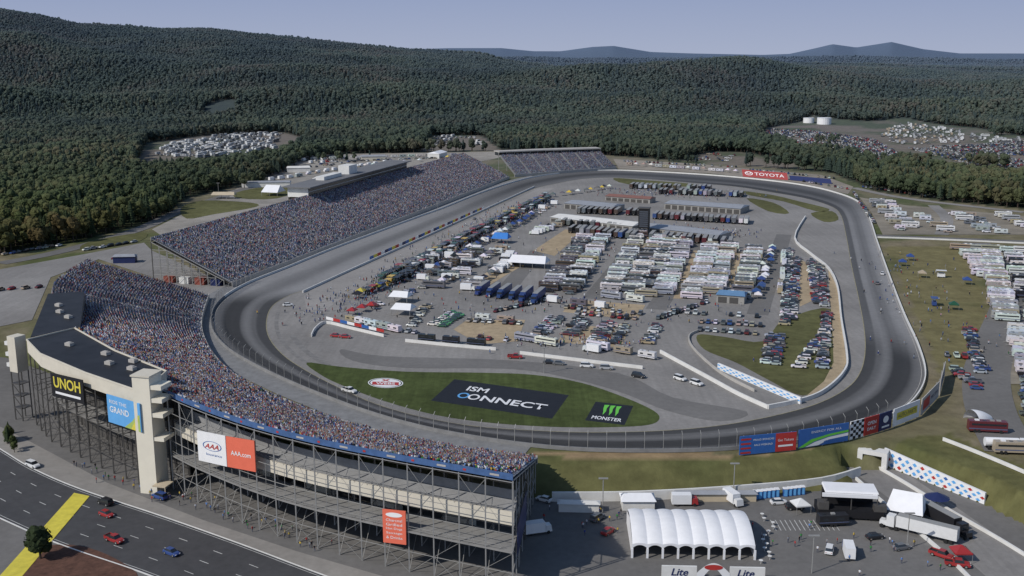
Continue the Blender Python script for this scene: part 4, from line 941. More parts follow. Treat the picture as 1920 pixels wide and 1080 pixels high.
for a,b,n_,s in (((600,600),(1000,380),900,9),((715,535),(1020,375),900,4),((980,640),(1200,650),120,5),((1690,480),(1800,680),120,14),((1200,430),(1400,440),200,10),((1120,360),(1380,365),250,14),((850,560),(1300,600),160,22),((1080,470),(1350,520),250,30)):
    A_=G(*a);B_=G(*b)
    for i in range(n_):
        t=random.random(); p=A_+(B_-A_)*t; pp.append((p.x+random.gauss(0,s),p.y+random.gauss(0,s),.07,random.uniform(0,6.28)))
crowd_mesh('crowd',np.array(pp),'scattered people standing along pit lane and round the infield',.8,standing=True)
def carparts(kind,loc,rz,colr,label,cat='car'):
    bd,gl,wh={'car':g_car,'suv':g_suv,'pickup':g_pick}[kind]()
    e=empty({'car':'car','suv':'car','pickup':'pickup_truck'}[kind],loc,rz); tag(e,label,cat)
    o=bd.build('body',[paint_o,rubber],e); o.color=(*CC[colr],1)
    o=gl.build('cabin',[paint_o,glass],e); o.color=(*CC[colr],1)
    L={'car':(1.4,.34,.9,2.2,.62),'suv':(1.48,.4,.95,2.36,.8),'pickup':(1.75,.42,.97,2.74,.85)}[kind]
    for sx in (-1,1):
        for sy in (-1,1):
            w=MB().bar((0,-.13,0),(0,.13,0),L[1],0,14).build('wheel',rubber,e); w.location=(sx*L[0],sy*(L[2]-.1),L[1])
            MB().bar((0,sy*.12,0),(0,sy*.15,0),L[1]*.55,0,8).build('rim',steel,w)
    for sy in (-1,1): MB().box(L[3]-.1,L[3]+.04,sy*.55-.15,sy*.55+.15,L[4]-.1,L[4]+.06).build('headlight',white,e)
    for sy in (-1,1): MB().box(-L[3]-.05,-L[3]+.05,sy*.6-.12,sy*.6+.12,L[4]-.02,L[4]+.12).build('taillight',red,e)
    return e
hr=(G(450,1060,zl)-G(150,950,zl)); hr=math.atan2(hr.y,hr.x)
for k,x,y,c,l,f_ in (('car',200,968,'red','red car driving on the dark road just right of the yellow stripe',0),('pickup',215,1016,'red','red pickup driving in the near lane of the dark road',0),('car',322,1040,'blue','blue car alone in the lower part of the dark road',0),('suv',62,876,'white','white car by the far kerb at the left of the dark road',0),('suv',198,946,'black','dark car in the far lane above the red car',1),('suv',300,935,'blue','blue car parked by the entrance of the cream tower',1),('car',1020,940,'white','white car at the base of the stand right end',1)):
    p=G(x,y,zl); carparts(k,(p.x,p.y,zl+.1),hr+f_*math.pi,c,l,'pickup truck' if k=='pickup' else 'car')
for k,x,y,c,l,a_ in (('pickup',1765,1045,'red','red pickup left of two in the lower right corner',-.8),('pickup',1795,1062,'red','red pickup right of two in the lower right corner',-.3),('car',1640,1010,'black','black car below the stage truck',.2),('suv',1555,1035,'white','white car near the bottom of the right lot',1.2),('car',1140,1000,'red','red car left of the large event tent',.9),('suv',1120,975,'grey','grey car behind the red car left of the event tent',.9),('car',1460,945,'white','white car in front of the blue toilets',.1),('suv',1490,955,'black','black car in front of the blue toilets',.1),('car',1690,1030,'grey','grey car by the long white trailer',.3)):
    p=G(x,y,zl); carparts(k,(p.x,p.y,zl+.07),a_,c,l,'pickup truck' if k=='pickup' else 'car')
for k,x,y,c,l,a_ in (('pickup',966,672,'red','red pickup on the access road by the white infield wall',-.1),('car',1030,682,'black','first dark car following the red pickup on the access road',-.15),('car',1048,684,'grey','second dark car following the red pickup on the access road',-.15),('suv',1100,689,'white','white car on the access road between dark and silver cars',-.15),('suv',1137,693,'silver','silver car at the right of the access road line',-.15),('suv',1197,708,'black','dark car alone below the white infield wall',-.5),('suv',1275,713,'white','white safety vehicle left of a pair on the access road',-.9),('suv',1306,722,'white','white safety vehicle right of a pair on the access road',-.9),('car',1654,515,'white','white car alone on the back straight farther up',1.3),('car',1645,533,'grey','grey car alone on the back straight',1.3),('car',540,574,'white','white car on the track at the pit entry',.3),('pickup',655,736,'white','white truck on the near turn above the crowd',-.6),('car',630,632,'red','red car left of two behind the bent wall',-.2),('car',648,634,'red','red car right of two behind the bent wall',-.2),('car',890,412,'grey','grey car near the middle of the front straight',1.3)):
    p=G(x,y); carparts(k,(p.x,p.y,.09),a_,c,l,'pickup truck' if k=='pickup' else 'car')
def big(kind,px,z,rz,c,label):
    p=G(*px,z); o=bpy.data.objects.new(NM[kind][0],PRO[kind]); C.objects.link(o); o.location=(p.x,p.y,z+.08); o.rotation_euler=(0,0,rz); o.color=(*CC[c],1); return tag(o,label,NM[kind][1])
big('van',(1375,944),zl,-1.2,'white','white box van beside the blue toilets'); big('coach',(1850,810),0,-.15,'maroon','dark maroon coach parked above the white roadside barrier')
big('coach',(1900,850),0,-.1,'tan','tan coach right of the white tanker')
big('truck',(1765,985),zl,-1.2,'black','black articulated truck parked by the long white trailer'); big('truck',(1722,1003),zl,-.62+math.pi,'white','long white trailer truck near the white peaked tent')
big('van',(1590,1040),zl,1.4,'blue','small dark blue van in the middle of the right lot')
big('van',(1285,947),zl,0,'red','red van behind the large white tent')
big('van',(1010,1000),zl,.3,'white','white van in the shade by the stand end'); big('caravan',(1560,985),zl,.1,'black','black trailer left below the stage truck')
big('tent',(1800,1050),zl,0,'red','red canopy in the lower right corner'); big('tent',(1500,960),zl,.2,'white','white canopy left of the stage truck')
e=empty('tanker_truck',G(1880,842),-.1); tag(e,'white tanker with rounded tank parked by the right barrier','truck')
MB().bar((-5,0,2.1),(4,0,2.1),1.25,0,16).build('tank',white,e); MB().box(4.5,6.8,-1.2,1.2,.7,3.1,0,.2,.1).build('cab',white,e)
b=MB(); wheels(b,(-4,-2.9,5.6),1.2,.5,.35,0); b.build('wheels',rubber,e)
e=empty('dome_shelter',G(1842,788),.3); tag(e,'white half dome shelter on the right hand slope','tent')
b=MB();vs=[];fs=[]
for j in range(7):
    for i in range(13):
        a=math.pi*i/12; r=3.6*math.cos(math.pi/2*j/8); vs.append((-4+j*1.1,-r*math.cos(a),max(.0,r*math.sin(a))))
for j in range(6):
    for i in range(12): a=j*13+i; fs.append((a,a+1,a+14,a+13))
b.add(vs,fs); o=b.build('canopy',fabric,e,smooth=True)
def gable(name,loc,rz,L,W,he,hr_,mroof,mwall,label,cat):
    e=empty(name,loc,rz); tag(e,label,cat); b=MB()
    b.add([(-L/2,-W/2,he),(L/2,-W/2,he),(L/2,W/2,he),(-L/2,W/2,he),(-L/2+1,0,hr_),(L/2-1,0,hr_)],[(0,1,5,4),(2,3,4,5),(1,2,5),(3,0,4),(3,2,1,0)]); b.build('roof',mroof,e)
    if mwall: MB().box(-L/2+.4,L/2-.4,-W/2+.5,W/2-.5,0,he-.01).build('wall',mwall,e)
    else:
        k=max(int(L/6),1)
        for i in range(k+1):
            for s in (-1,1): MB().bar((-L/2+.3+i*(L-.6)/k,s*(W/2-.3),0),(-L/2+.3+i*(L-.6)/k,s*(W/2-.3),he),.12).build('post',steel,e)
    return e
gwall=mat('garage_wall',(.30,.29,.27),.8,.1,.3)
def garage(p0,p1,W,he,mroof,label):
    a=G(*p0,he);b=G(*p1,he); c=(a+b)/2; e=gable('garage_building',(c.x,c.y,0.03),math.atan2(b.y-a.y,b.x-a.x),(b-a).length,W,he,he+1.3,mroof,gwall,label,'building')
    L=(b-a).length; k=int(L/5)
    for i in range(k): x=-L/2+3+i*5; MB().box(x-1.9,x+1.9,-W/2+.40,-W/2+.49,.1,he-.9).build('door',steeld,e)
gr=mat('metal_roof',(.34,.35,.37),.5,.12,.3,metal=.2)
garage((1045,404),(1200,421),18,3.6,whitec,'long white roofed garage left of the dark tower')
garage((1215,422),(1360,438),18,3.6,gr,'long grey roofed garage right of the dark tower')
garage((1070,378),(1160,386),20,3.8,gr,'grey roofed garage in the far left of the paddock')
garage((1255,378),(1398,388),22,3.8,gr,'wide garage with grey roof in the far paddock')
garage((1140,366),(1225,372),12,3.2,mat('red_roof',(.22,.11,.09),.7),'dull red roofed paddock building')
garage((1345,548),(1400,552),10,3.6,mat('blue_roof',(.12,.23,.38),.6),'pale blue roofed building beside the eighth column')
gable('marquee_tent',G(992,500),HP,20,12,3,6,fabric,None,'big white marquee in the middle of the infield','tent')
gable('marquee_tent',G(752,566),HP,9,8,3,5,fabric,None,'white tent farther of two at the infield left','tent')
gable('marquee_tent',G(757,590),HP,9,8,3,5,fabric,None,'white tent nearer of two at the infield left','tent')
gable('marquee_tent',G(940,455),HP,10,9,3,6,mat('blue_fabric',(.05,.2,.55),.6),None,'blue tent beside the pit side haulers','tent')
gable('marquee_tent',G(513,366),HP,14,14,3,8,fabric,None,'white peaked tent on the lawn behind the main stand','tent')
gable('marquee_tent',G(420,372),0,18,8,3,5,tan,None,'tan pavilion at the edge of the woods','tent')
gable('service_building',G(610,345),HD,30,10,6,8,gr,whitec,'white service building behind the press box','building')
gable('service_building',G(500,350),.1,40,10,4,5,gr,whitec,'long grey roofed building behind the main stand','building')
gable('service_building',G(820,295),HD,26,14,5,7,fabric,whitec,'white hall behind the far part of the main stand','building')
gable('service_building',G(235,492),.1,12,6,3.5,4.5,gr,navy,'dark blue kiosk between the two grandstands','building')
gable('service_building',G(560,322),.2,22,9,4,5.5,whitec,whitec,'white roofed hut by the woods behind the stand','building')
gable('service_building',G(700,300),.2,26,9,4,5.5,gr,cream,'cream hut in the service lot behind the stand','building')
e=empty('scoring_tower',G(1207,441),HP); tag(e,'tall dark scoring tower rising from the garages','tower')
for x in (-2.5,2.5):
    for y in (-2,2): MB().bar((x,y,0),(x,y,15),.3).build('leg',steeld,e)
MB().box(-3.2,3.2,-2.4,2.4,4.5,16.5).build('display_case',black,e)
b=MB()
for i in range(8): b.box(-2.6,2.6,-2.46,-2.42,5.5+i*1.25,6.3+i*1.25)
b.build('display_panel',mat('display_grey',(.08,.09,.11),.3),e); MB().box(-3.6,3.6,-2.8,2.8,16.5,17).build('roof',steeld,e)
for x,y,w in ((1516,231,17),(1545,233,22)):
    p=G(x,y); p.z=hz(p.x,p.y); e=empty('storage_tank',p); tag(e,'white storage tank on the far rise, %s of two'%('left' if x<1530 else 'right'),'tank'); r=w/2*p.y/2048*1.2
    MB().bar((0,0,0),(0,0,r*.9),r,0,20).build('shell',white,e); b=MB(); b.bar((0,0,r*.9),(0,0,r*.93),r*1.02,0,20); b.build('roof',white,e)
P0=G(1393,331);P1=G(1478,338); fr=frame(P0,P1-P0,Vector((0,6,5.6)))
e=empty('hillside_sign'); tag(e,'large red sign on the bank beyond the far turn','sign'); panel(fr,0,0,1,1,'panel',mat('faded_red',(.30,.045,.045),.6),e,.3,.3)
text(fr,'TOYOTA',.28,.28,.93,.70,white,e,.45,bold=0); ring(fr,.15,.5,.09,.26,.02,'ring_mark',white,e,.45); ring(fr,.15,.58,.05,.16,.015,'ring_mark',white,e,.46)
for p in (P0,P1): MB().bar(p,p+Vector((0,6,5.5)),.2).build('support',steel,e)
P0=G(1482,338);P1=G(1560,345); fr=frame(P0,P1-P0,Vector((0,5,3.5))); e=empty('hillside_sign'); tag(e,'dark sign right of the large red hillside sign','sign'); panel(fr,0,0,1,1,'panel',navy,e,.3,.3)
def board(pl,pr,zb,zt,label,m,deco):
    a=G(*pl);b=G(*pr); n=Vector((b.y-a.y,-(b.x-a.x),0)).normalized()*1.2
    O=a+n+Vector((0,0,zb)); fr=frame(O,b-a,Vector((0,0,zt-zb))); e=empty('billboard'); tag(e,label,'billboard')
    panel(fr,0.005,0,.995,1,'panel',m,e,0,.25)
    for u in (.08,.5,.92):
        p=mp(fr,u,.5,-.5); MB().bar((p.x,p.y,-3),(p.x,p.y,zt),.15).build('support_post',steel,e)
    deco(fr,e)
def d1(fr,e):
    for k in range(4): panel(fr,.02,.05+k*.24,.2,.15+k*.24,'stripe',red,e,.04)
    text(fr,'PROUD SPONSORS',.24,.70,.60,.80,white,e,bold=0); text(fr,'RACE WEEKEND',.26,.42,.58,.52,white,e,bold=0); panel(fr,.63,.0,1,1,'side_panel',red,e,.03); text(fr,'Get Tickets',.67,.55,.95,.68,white,e,bold=0); panel(fr,.68,.25,.94,.35,'text_bar',white,e,.05)
def d2(fr,e):
    poly(fr,[(0,.02),(.25,.4),(.6,.55),(.99,.62),(.99,.5),(.6,.42),(.3,.25),(.12,.02)],'swoosh',green,e,.04); poly(fr,[(.14,.02),(.32,.22),(.6,.38),(.99,.46),(.99,.3),(.6,.24),(.4,.02)],'swoosh',white,e,.045)
    text(fr,'ENERGY FOR ALL',.25,.72,.85,.84,white,e,bold=0); text(fr,'GREEN',.5,.06,.92,.22,blue,e,.06)
def d3(fr,e):
    b=MB()
    for i in range(5):
        for j in range(6):
            if (i+j)%2: b.add([mp(fr,i/5,j/6,.04),mp(fr,(i+1)/5,j/6,.04),mp(fr,(i+1)/5,(j+1)/6,.04),mp(fr,i/5,(j+1)/6,.04)],[(0,1,2,3)])
    b.build('checker_pattern',black,e)
def d4(fr,e): text(fr,'OPEN',.2,.55,.8,.75,white,e); text(fr,'DAILY',.2,.25,.8,.42,white,e)
def d5(fr,e): poly(fr,ell(.5,.6,.22,.2),'emblem',white,e,.04); panel(fr,.2,.15,.8,.25,'text_bar',white,e,.04)
def d6(fr,e): panel(fr,.12,.3,.9,.72,'side_panel',yellow,e,.03); text(fr,'AUTO PARTS',.16,.4,.86,.62,navy,e,.05,bold=0)
def d7(fr,e):
    panel(fr,.08,.2,.45,.8,'side_panel',red,e,.03); text(fr,'WELCOME',.5,.4,.92,.6,navy,e,.05,bold=0)
def d8(fr,e): text(fr,'GATE 5',.2,.35,.8,.65,navy,e,.05)
for a in (((1382,852),(1488,842),0.2,5.6,'blue and red billboard with stripes, leftmost outside the near wall',blue,d1),((1491,841),(1585,826),0.4,5.8,'blue billboard with green and white swoosh outside the near wall',blue,d2),((1587,825),(1612,818),.4,5.8,'black and white checkered board outside the wall',white,d3),((1613,818),(1640,810),.4,5.8,'red board between checkered and dark boards',red,d4),((1641,810),(1664,802),.4,5.8,'dark board with round emblem outside the wall',navy,d5),((1667,801),(1716,781),.4,5.8,'white board with yellow middle outside the wall',white,d6),((1719,780),(1752,745),.4,5.6,'white board with red block outside the wall',conc,d7),((1754,743),(1764,705),.4,5.4,'grey board at the right end of the billboard row',conc,d8)): board(*a)
def mosaic(px0,px1,z,h0,h1,label,colsm,ww):
    a=G(*px0,z);b=G(*px1,z); e=empty('mosaic_wall'); tag(e,label,'wall')
    n=Vector((b.y-a.y,-(b.x-a.x),0)).normalized()
    q=MB(); q.add([a,b,b+Vector((0,0,h1)),a+Vector((0,0,h0)),a-n*.6,b-n*.6,b-n*.6+Vector((0,0,h1)),a-n*.6+Vector((0,0,h0))],[(0,1,2,3),(3,2,6,7),(7,6,5,4),(0,3,7,4),(1,5,6,2)]); q.build('wall',white,e)
    N=26; d=MB()
    for i in range(N):
        for j in range(3):
            if (i+j)%2: continue
            u=(i+.5)/N; hh=h0+(h1-h0)*u; c=a+(b-a)*u+Vector((0,0,hh*(.2+.28*j)))+n*.04; w=(b-a)/N*ww; hv=Vector((0,0,hh*.13))
            d.add([c-w,c-hv,c+w,c+hv],[(0,1,2,3)],(i//3+j)%len(colsm) if len(colsm)>1 else 0)
    d.build('diamond_pattern',colsm,e)
mosaic((1655,872),(1845,946),zl,5.2,3.2,'white wall with blue and red diamonds beside the tunnel road',[ltblue,red,ltblue,blue],.62)
mosaic((1345,692),(1500,758),0.05,2.2,2.2,'white wall with pale blue diamonds inside the near turn',[ltblue],.7)
P=G(1634,878,zl); e=empty('tunnel_portal',P,-.5); tag(e,'white tunnel portal under the track beside the mosaic wall','tunnel')
MB().box(-4,-2.6,-.5,3,0,4.0).box(2.6,4,-.5,3,0,4.0).box(-4,4,-.5,3,4.0,5.2).build('frame',whitec,e); MB().box(-2.59,2.59,2,2.6,0,3.99).build('dark_opening',black,e)  # solid black block paints the darkness inside the tunnel mouth
e=empty('event_tent'); tag(e,'large white event tent with a row of arched openings','tent')
A0=G(1185,1046,zl);A1=G(1415,1050,zl); U=(A1-A0); W=U.length; ux=U.normalized(); uy=Vector((-ux.y,ux.x,0)); dp=19.
vs=[];fs=[];NB=8;PX=9;NY=14
for j in range(NY+1):
    y=j/NY*dp; prof=3.4+2.4*math.sin(math.pi*j/NY)**.8
    for i in range(NB*PX+1):
        t=(i%PX)/PX; sag=.28*(abs(2*t-1)**2) ; p=A0+ux*(W*i/(NB*PX))+uy*y; vs.append((p.x,p.y,zl+prof+.35-sag))
for j in range(NY):
    for i in range(NB*PX): a=j*(NB*PX+1)+i; fs.append((a,a+1,a+NB*PX+2,a+NB*PX+1))
MB().add(vs,fs).build('canopy',fabric,e,smooth=False)
bb=MB()
for k in range(NB):
    m=16
    def pt(i):
        t=i/m; return (k+t)*W/NB,3.75-.28*(abs(2*t-1)**2),2.2+1.05*math.sin(math.pi*t)**.6
    for i in range(m):
        x0,t0,b0=pt(i);x1,t1,b1=pt(i+1)
        p=A0+ux*x0;q=A0+ux*x1; bb.add([(p.x,p.y,zl+b0),(q.x,q.y,zl+b1),(q.x,q.y,zl+t1),(p.x,p.y,zl+t0)],[(0,1,2,3)])
bb.build('valance',fabric,e)
for k in range(NB+1):
    p=A0+ux*(W*k/NB); MB().box(-.25,.25,-.15,.15,0,2.4,M=Matrix.Translation((p.x,p.y,zl))@Matrix.Rotation(math.atan2(ux.y,ux.x),4,'Z')).build('post',fabric,e)
for s in (0,1):
    p=A0+ux*(W*s);q=p+uy*dp
    MB().add([(p.x,p.y,zl+.02),(q.x,q.y,zl+.02),(q.x,q.y,zl+3.3),((p.x+q.x)/2,(p.y+q.y)/2,zl+5.7),(p.x,p.y,zl+3.3)],[(0,1,2,3,4)]).build('side_wall',fabric,e)
p=A0+uy*dp;q=A1+uy*dp; MB().add([(p.x,p.y,zl),(q.x,q.y,zl),(q.x,q.y,zl+3.3),(p.x,p.y,zl+3.3)],[(0,1,2,3)]).build('side_wall',fabric,e)
gable('marquee_tent',G(1195,950,zl),0,9,6,2.6,3.8,fabric,whitec,'small white tent behind the large event tent','tent')
gable('marquee_tent',G(1698,970,zl),-.5,9,9,3,7,fabric,None,'white peaked tent right of the stage truck','tent')
gable('marquee_tent',G(1340,938,zl),0,22,3,2.2,2.8,gr,tan,'long low kiosk row behind the large event tent','stall')
gable('marquee_tent',G(1085,958,zl),-.05,11,3,2.4,2.8,whitec,whitec,'white trailer stall near the stand end','stall')
e=empty('round_canopy',G(1755,950,zl)); tag(e,'blue round canopy near the mosaic wall','tent')
b=MB(); n_=12; vs=[(3.2*math.cos(2*math.pi*k/n_),3.2*math.sin(2*math.pi*k/n_),2.6) for k in range(n_)]+[(0,0,4)]; b.add(vs,[(k,(k+1)%n_,n_) for k in range(n_)],0); b.build('canopy',navy,e); MB().bar((0,0,0),(0,0,3.9),.12,0,6).build('pole',steel,e)
e=empty('stage_truck',G(1590,965,zl),-.12); tag(e,'black mobile stage with a white canopy roof on masts','stage')
MB().box(-8,8,-3.5,3,0.6,2.6).build('stage_deck',black,e)
b=MB(); b.box(-6.5,6.5,-3,3,7.0,7.5,0,.2,.2); b.box(-7.2,6.2,-3.4,-2.9,6.0,6.9); b.build('canopy_roof',fabric,e)
for x in (-6.3,0,6.3):
    for y in (-2.8,2.8): MB().bar((x,y,2.6),(x,y,7),.15).build('mast',steeld,e)
MB().box(-6.2,6.2,2.5,2.8,2.6,6.0).build('backdrop',black,e)
MB().box(-8,-5.5,-3.6,-1,2.6,4.5).build('speaker_stack',steeld,e); MB().box(5.5,8.5,-3.6,-1.5,2.6,4.2).build('speaker_stack',steeld,e)
b=MB(); wheels(b,(-6,-5,5,6),3.3,.5,.4,0); b.build('wheels',rubber,e)
tp=MB(); tp.box(-.6,.6,-.6,.6,0,2.1,0,.03,.03); tp.box(-.65,.65,-.65,.65,2.1,2.3,1,.1,.1); tp.box(-.42,.42,-.63,-.61,.15,1.95,2); tpo=None
for i in range(14):
    x=1392+i*8 if i<9 else 1472+(i-9)*8
    p=G(x,938-i*.9,zl)
    if tpo is None: tpo=tp.build('portable_toilet',[blue,white,ltblue]); o=tpo
    else: o=tpo.copy(); C.objects.link(o)
    o.location=(p.x,p.y,zl+.05); tag(o,'blue portable toilet in the row below the pale retaining wall','toilet','blue portable toilets')
e=empty('entrance_arch'); tag(e,'curved white entrance arch with dark lettering at the bottom edge','arch')
a=G(1238,1078,zl);b_=G(1430,1082,zl); fr=frame(a+Vector((0,-2,0)),b_-a,Vector((0,0,3.2)))
for u0,u1 in ((0.0,.34),(.66,1.)): panel(fr,u0,.1,u1,1.0,'side_panel',whitec,e,0,.5)
arc=[(.34+.32*k/14,.55+.75*math.sin(math.pi*k/14)) for k in range(15)]; poly(fr,arc+[(.66,.2),(.6,.2)]+[(.6-.2*k/8,.2+.7*math.sin(math.pi*k/8)) for k in range(9)]+[(.34,.2)],'arch_band',white,e,.05)
poly(fr,ell(.5,.98,.09,.2),'emblem',red,e,.12)
text(fr,'Lite',.1,.3,.26,.85,navy,e,.06,shear=.02); text(fr,'Lite',.74,.3,.9,.85,navy,e,.06,shear=.02)
tbm=MB(); tbm.bar((0,0,.95),(0,0,1.0),.5,0,10); tbm.bar((0,0,0),(0,0,.95),.05,0,4); to=None
for i in range(12):
    p=G(1436+random.uniform(-10,14),970+i*8,zl)
    if to is None: to=tbm.build('standing_table',whitec); o=to
    else: o=to.copy(); C.objects.link(o)
    o.location=(p.x,p.y,zl+.04); tag(o,'white round standing table right of the event tent','table','round standing tables')
for x,y,z in ((1375,930,zl),(1522,1075,zl),(820,402,0),(1020,700,0),(410,365,0),(1700,1030,zl),(1130,960,zl),(575,300,0)):
    p=G(x,y,z); e=empty('light_pole',p); 
    tag(e,'tall grey light pole %s'%{1375:'beside the blue toilets',1522:'at the bottom of the right lot',820:'at the edge of the front straight',1020:'by the access road',410:'by the tan pavilion',1700:'by the white trailer',1130:'left of the event tent',575:'near the woods behind the stand'}[x],'light pole')
    MB().bar((0,0,0),(0,0,9),.12,0,6).build('pole',steel,e); MB().box(-1.2,1.2,-.25,.25,9,9.25).build('lamp_head',steel,e)
print('E',time.time()-T0)
# ---------------------------------------------------------------- trees
def leafmat(name,cols):
    m,t,b=nt(name); N=t.nodes;L=t.links
    oi=N.new('ShaderNodeObjectInfo'); g=N.new('ShaderNodeNewGeometry')
    n1=N.new('ShaderNodeTexNoise'); n1.inputs['Scale'].default_value=.006; n1.inputs['Detail'].default_value=4; L.new(oi.outputs['Location'],n1.inputs['Vector'])
    ad=N.new('ShaderNodeMath'); ad.operation='MULTIPLY_ADD'; ad.inputs[1].default_value=.45; L.new(oi.outputs['Random'],ad.inputs[0])
    sb_=N.new('ShaderNodeMath'); sb_.operation='MULTIPLY_ADD'; sb_.inputs[1].default_value=2.4; sb_.inputs[2].default_value=-.97; L.new(n1.outputs['Fac'],sb_.inputs[0]); L.new(sb_.outputs[0],ad.inputs[2])
    cr_=N.new('ShaderNodeValToRGB'); el=cr_.color_ramp.elements
    el[0].position=0;el[0].color=(*cols[0],1);el[1].position=1;el[1].color=(*cols[-1],1)
    for i,c in enumerate(cols[1:-1]): e_=el.new((i+1)/(len(cols)-1)); e_.color=(*c,1)
    L.new(ad.outputs[0],cr_.inputs[0])
    n2=N.new('ShaderNodeTexNoise'); n2.inputs['Scale'].default_value=.9; L.new(g.outputs['Position'],n2.inputs['Vector'])
    mr=N.new('ShaderNodeMapRange'); mr.inputs[1].default_value=.3;mr.inputs[2].default_value=.7;mr.inputs[3].default_value=.75;mr.inputs[4].default_value=1.25; L.new(n2.outputs['Fac'],mr.inputs[0])
    n3=N.new('ShaderNodeTexNoise'); n3.inputs['Scale'].default_value=.0035; n3.inputs['Detail'].default_value=3; L.new(oi.outputs['Location'],n3.inputs['Vector'])
    m3=N.new('ShaderNodeMapRange'); m3.inputs[1].default_value=.35;m3.inputs[2].default_value=.65;m3.inputs[3].default_value=.74;m3.inputs[4].default_value=1.28; L.new(n3.outputs['Fac'],m3.inputs[0])
    mu=N.new('ShaderNodeMath'); mu.operation='MULTIPLY'; L.new(mr.outputs[0],mu.inputs[0]); L.new(m3.outputs[0],mu.inputs[1])
    v=N.new('ShaderNodeVectorMath'); v.operation='SCALE'; L.new(cr_.outputs[0],v.inputs[0]); L.new(mu.outputs[0],v.inputs['Scale'])
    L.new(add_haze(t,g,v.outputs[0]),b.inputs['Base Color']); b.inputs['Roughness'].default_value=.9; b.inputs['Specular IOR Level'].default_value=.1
    return m
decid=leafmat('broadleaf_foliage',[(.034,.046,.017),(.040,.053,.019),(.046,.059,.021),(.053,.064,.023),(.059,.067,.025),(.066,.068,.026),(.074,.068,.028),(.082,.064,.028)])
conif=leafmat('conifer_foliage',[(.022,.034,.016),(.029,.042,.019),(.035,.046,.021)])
bark=mat('bark',(.06,.045,.035),.9,.2,2)
def crown_decid(seed,n=14):
    r=random.Random(seed); b=MB()
    for i in range(n):
        a=r.uniform(0,6.28); h=r.uniform(0,1); rad=(1-abs(h-.4)*1.1)*3.3*r.uniform(.4,1); c=Vector((math.cos(a)*rad,math.sin(a)*rad,5.5+h*8.0)); s=r.uniform(1.5,2.5)
        bm=bmesh.new(); bmesh.ops.create_icosphere(bm,subdivisions=2 if i<5 else 1,radius=1)
        for v in bm.verts: v.co=c+v.co*s*r.uniform(.78,1.2)
        b.add([v.co[:] for v in bm.verts],[[v.index for v in f.verts] for f in bm.faces]); bm.free()
    for i in range(150):
        a=r.uniform(0,6.28); z=r.uniform(-1,1); q=math.sqrt(1-z*z); c=Vector((math.cos(a)*q*4.2,math.sin(a)*q*4.2,9.3+z*5.0))
        d=Vector((r.uniform(-1,1),r.uniform(-1,1),r.uniform(-1,1))).normalized(); e_=d.cross(Vector((.3,.5,.8))).normalized(); s=r.uniform(.3,.65)
        b.add([c-d*s,c+e_*s*.7,c+d*s,c-e_*s*.7],[(0,1,2,3)])
    return b
def crown_conif(seed):
    r=random.Random(seed); b=MB(); L=9
    for k in range(L):
        z=3+k*1.35; R=3.3*(1-k/L)**.7+.4; n=11
        vs=[(0,0,z+2.4)]
        for i in range(n):
            a=2*math.pi*i/n+r.uniform(-.15,.15); q=R*r.uniform(.75,1.1) if i%2 else R*.7; vs.append((q*math.cos(a),q*math.sin(a),z-(.5 if i%2 else 0)+r.uniform(-.3,.3)))
        b.add(vs,[(0,1+i,1+(i+1)%n) for i in range(n)])
    return b
def trunk(h,limbs,seed):
    r=random.Random(seed); b=MB(); vs=[];n=7
    for z,q in ((0,.42),(h*.4,.3),(h,.12)):
        for i in range(n): a=2*math.pi*i/n; vs.append((q*math.cos(a),q*math.sin(a),z))
    b.add(vs,[(j*n+i,j*n+(i+1)%n,(j+1)*n+(i+1)%n,(j+1)*n+i) for j in range(2) for i in range(n)])
    for i in range(limbs): a=r.uniform(0,6.28); z=h*r.uniform(.4,.8); b.bar((0,0,z),(2.6*math.cos(a),2.6*math.sin(a),z+2.2),.1)
    return b
KIND=[]
for i in range(8):
    if i<5: cb_=crown_decid(i+1,(14,18,12,16,22)[i]); tr=trunk(9,5,i); m=decid
    else: cb_=crown_conif(i+1); tr=trunk(13,0,i); m=conif
    co=cb_.build('crown',m,None,False); to_=tr.build('trunk',bark,None,False)
    allm=merge((cb_,tr),({0:0},{0:1})).build('tree_variant',[m,bark],None,False)
    KIND.append((co.data,to_.data,allm))
def jit_grid(y0,y1,sp,sc,seed):
    rg=np.random.default_rng(seed); gy=np.arange(y0,y1,sp); P=[]
    for y in gy:
        w=.54*y+100; x=np.arange(-w,w,sp); x=x+rg.uniform(-.6,.6,len(x))*sp; P.append(np.c_[x,y+rg.uniform(-.6,.6,len(x))*sp])
    P=np.vstack(P); q=P[:,0],P[:,1]
    s=sc*rg.uniform(.72,1.22,len(P))*(1+.6*fbm(q[0]/110,q[1]/110,2)); return np.c_[P,s]
pts=np.vstack([jit_grid(420,1500,6.2,.86,1),jit_grid(1500,3400,6.8,.82,2),jit_grid(3400,6200,11.5,1.15,3),jit_grid(6200,7400,20,1.5,4)])
X,Y=pts[:,0],pts[:,1]
bad=np.zeros(len(X),bool)
for cl in (C1,C2,C3,C4,C5,C6): bad|=inside(X,Y,cl)
bad|=(vn(X/160+3,Y/220+8)>.95)&(Y>1500)&(Y<2600)
pts=pts[~bad]
ex=[]
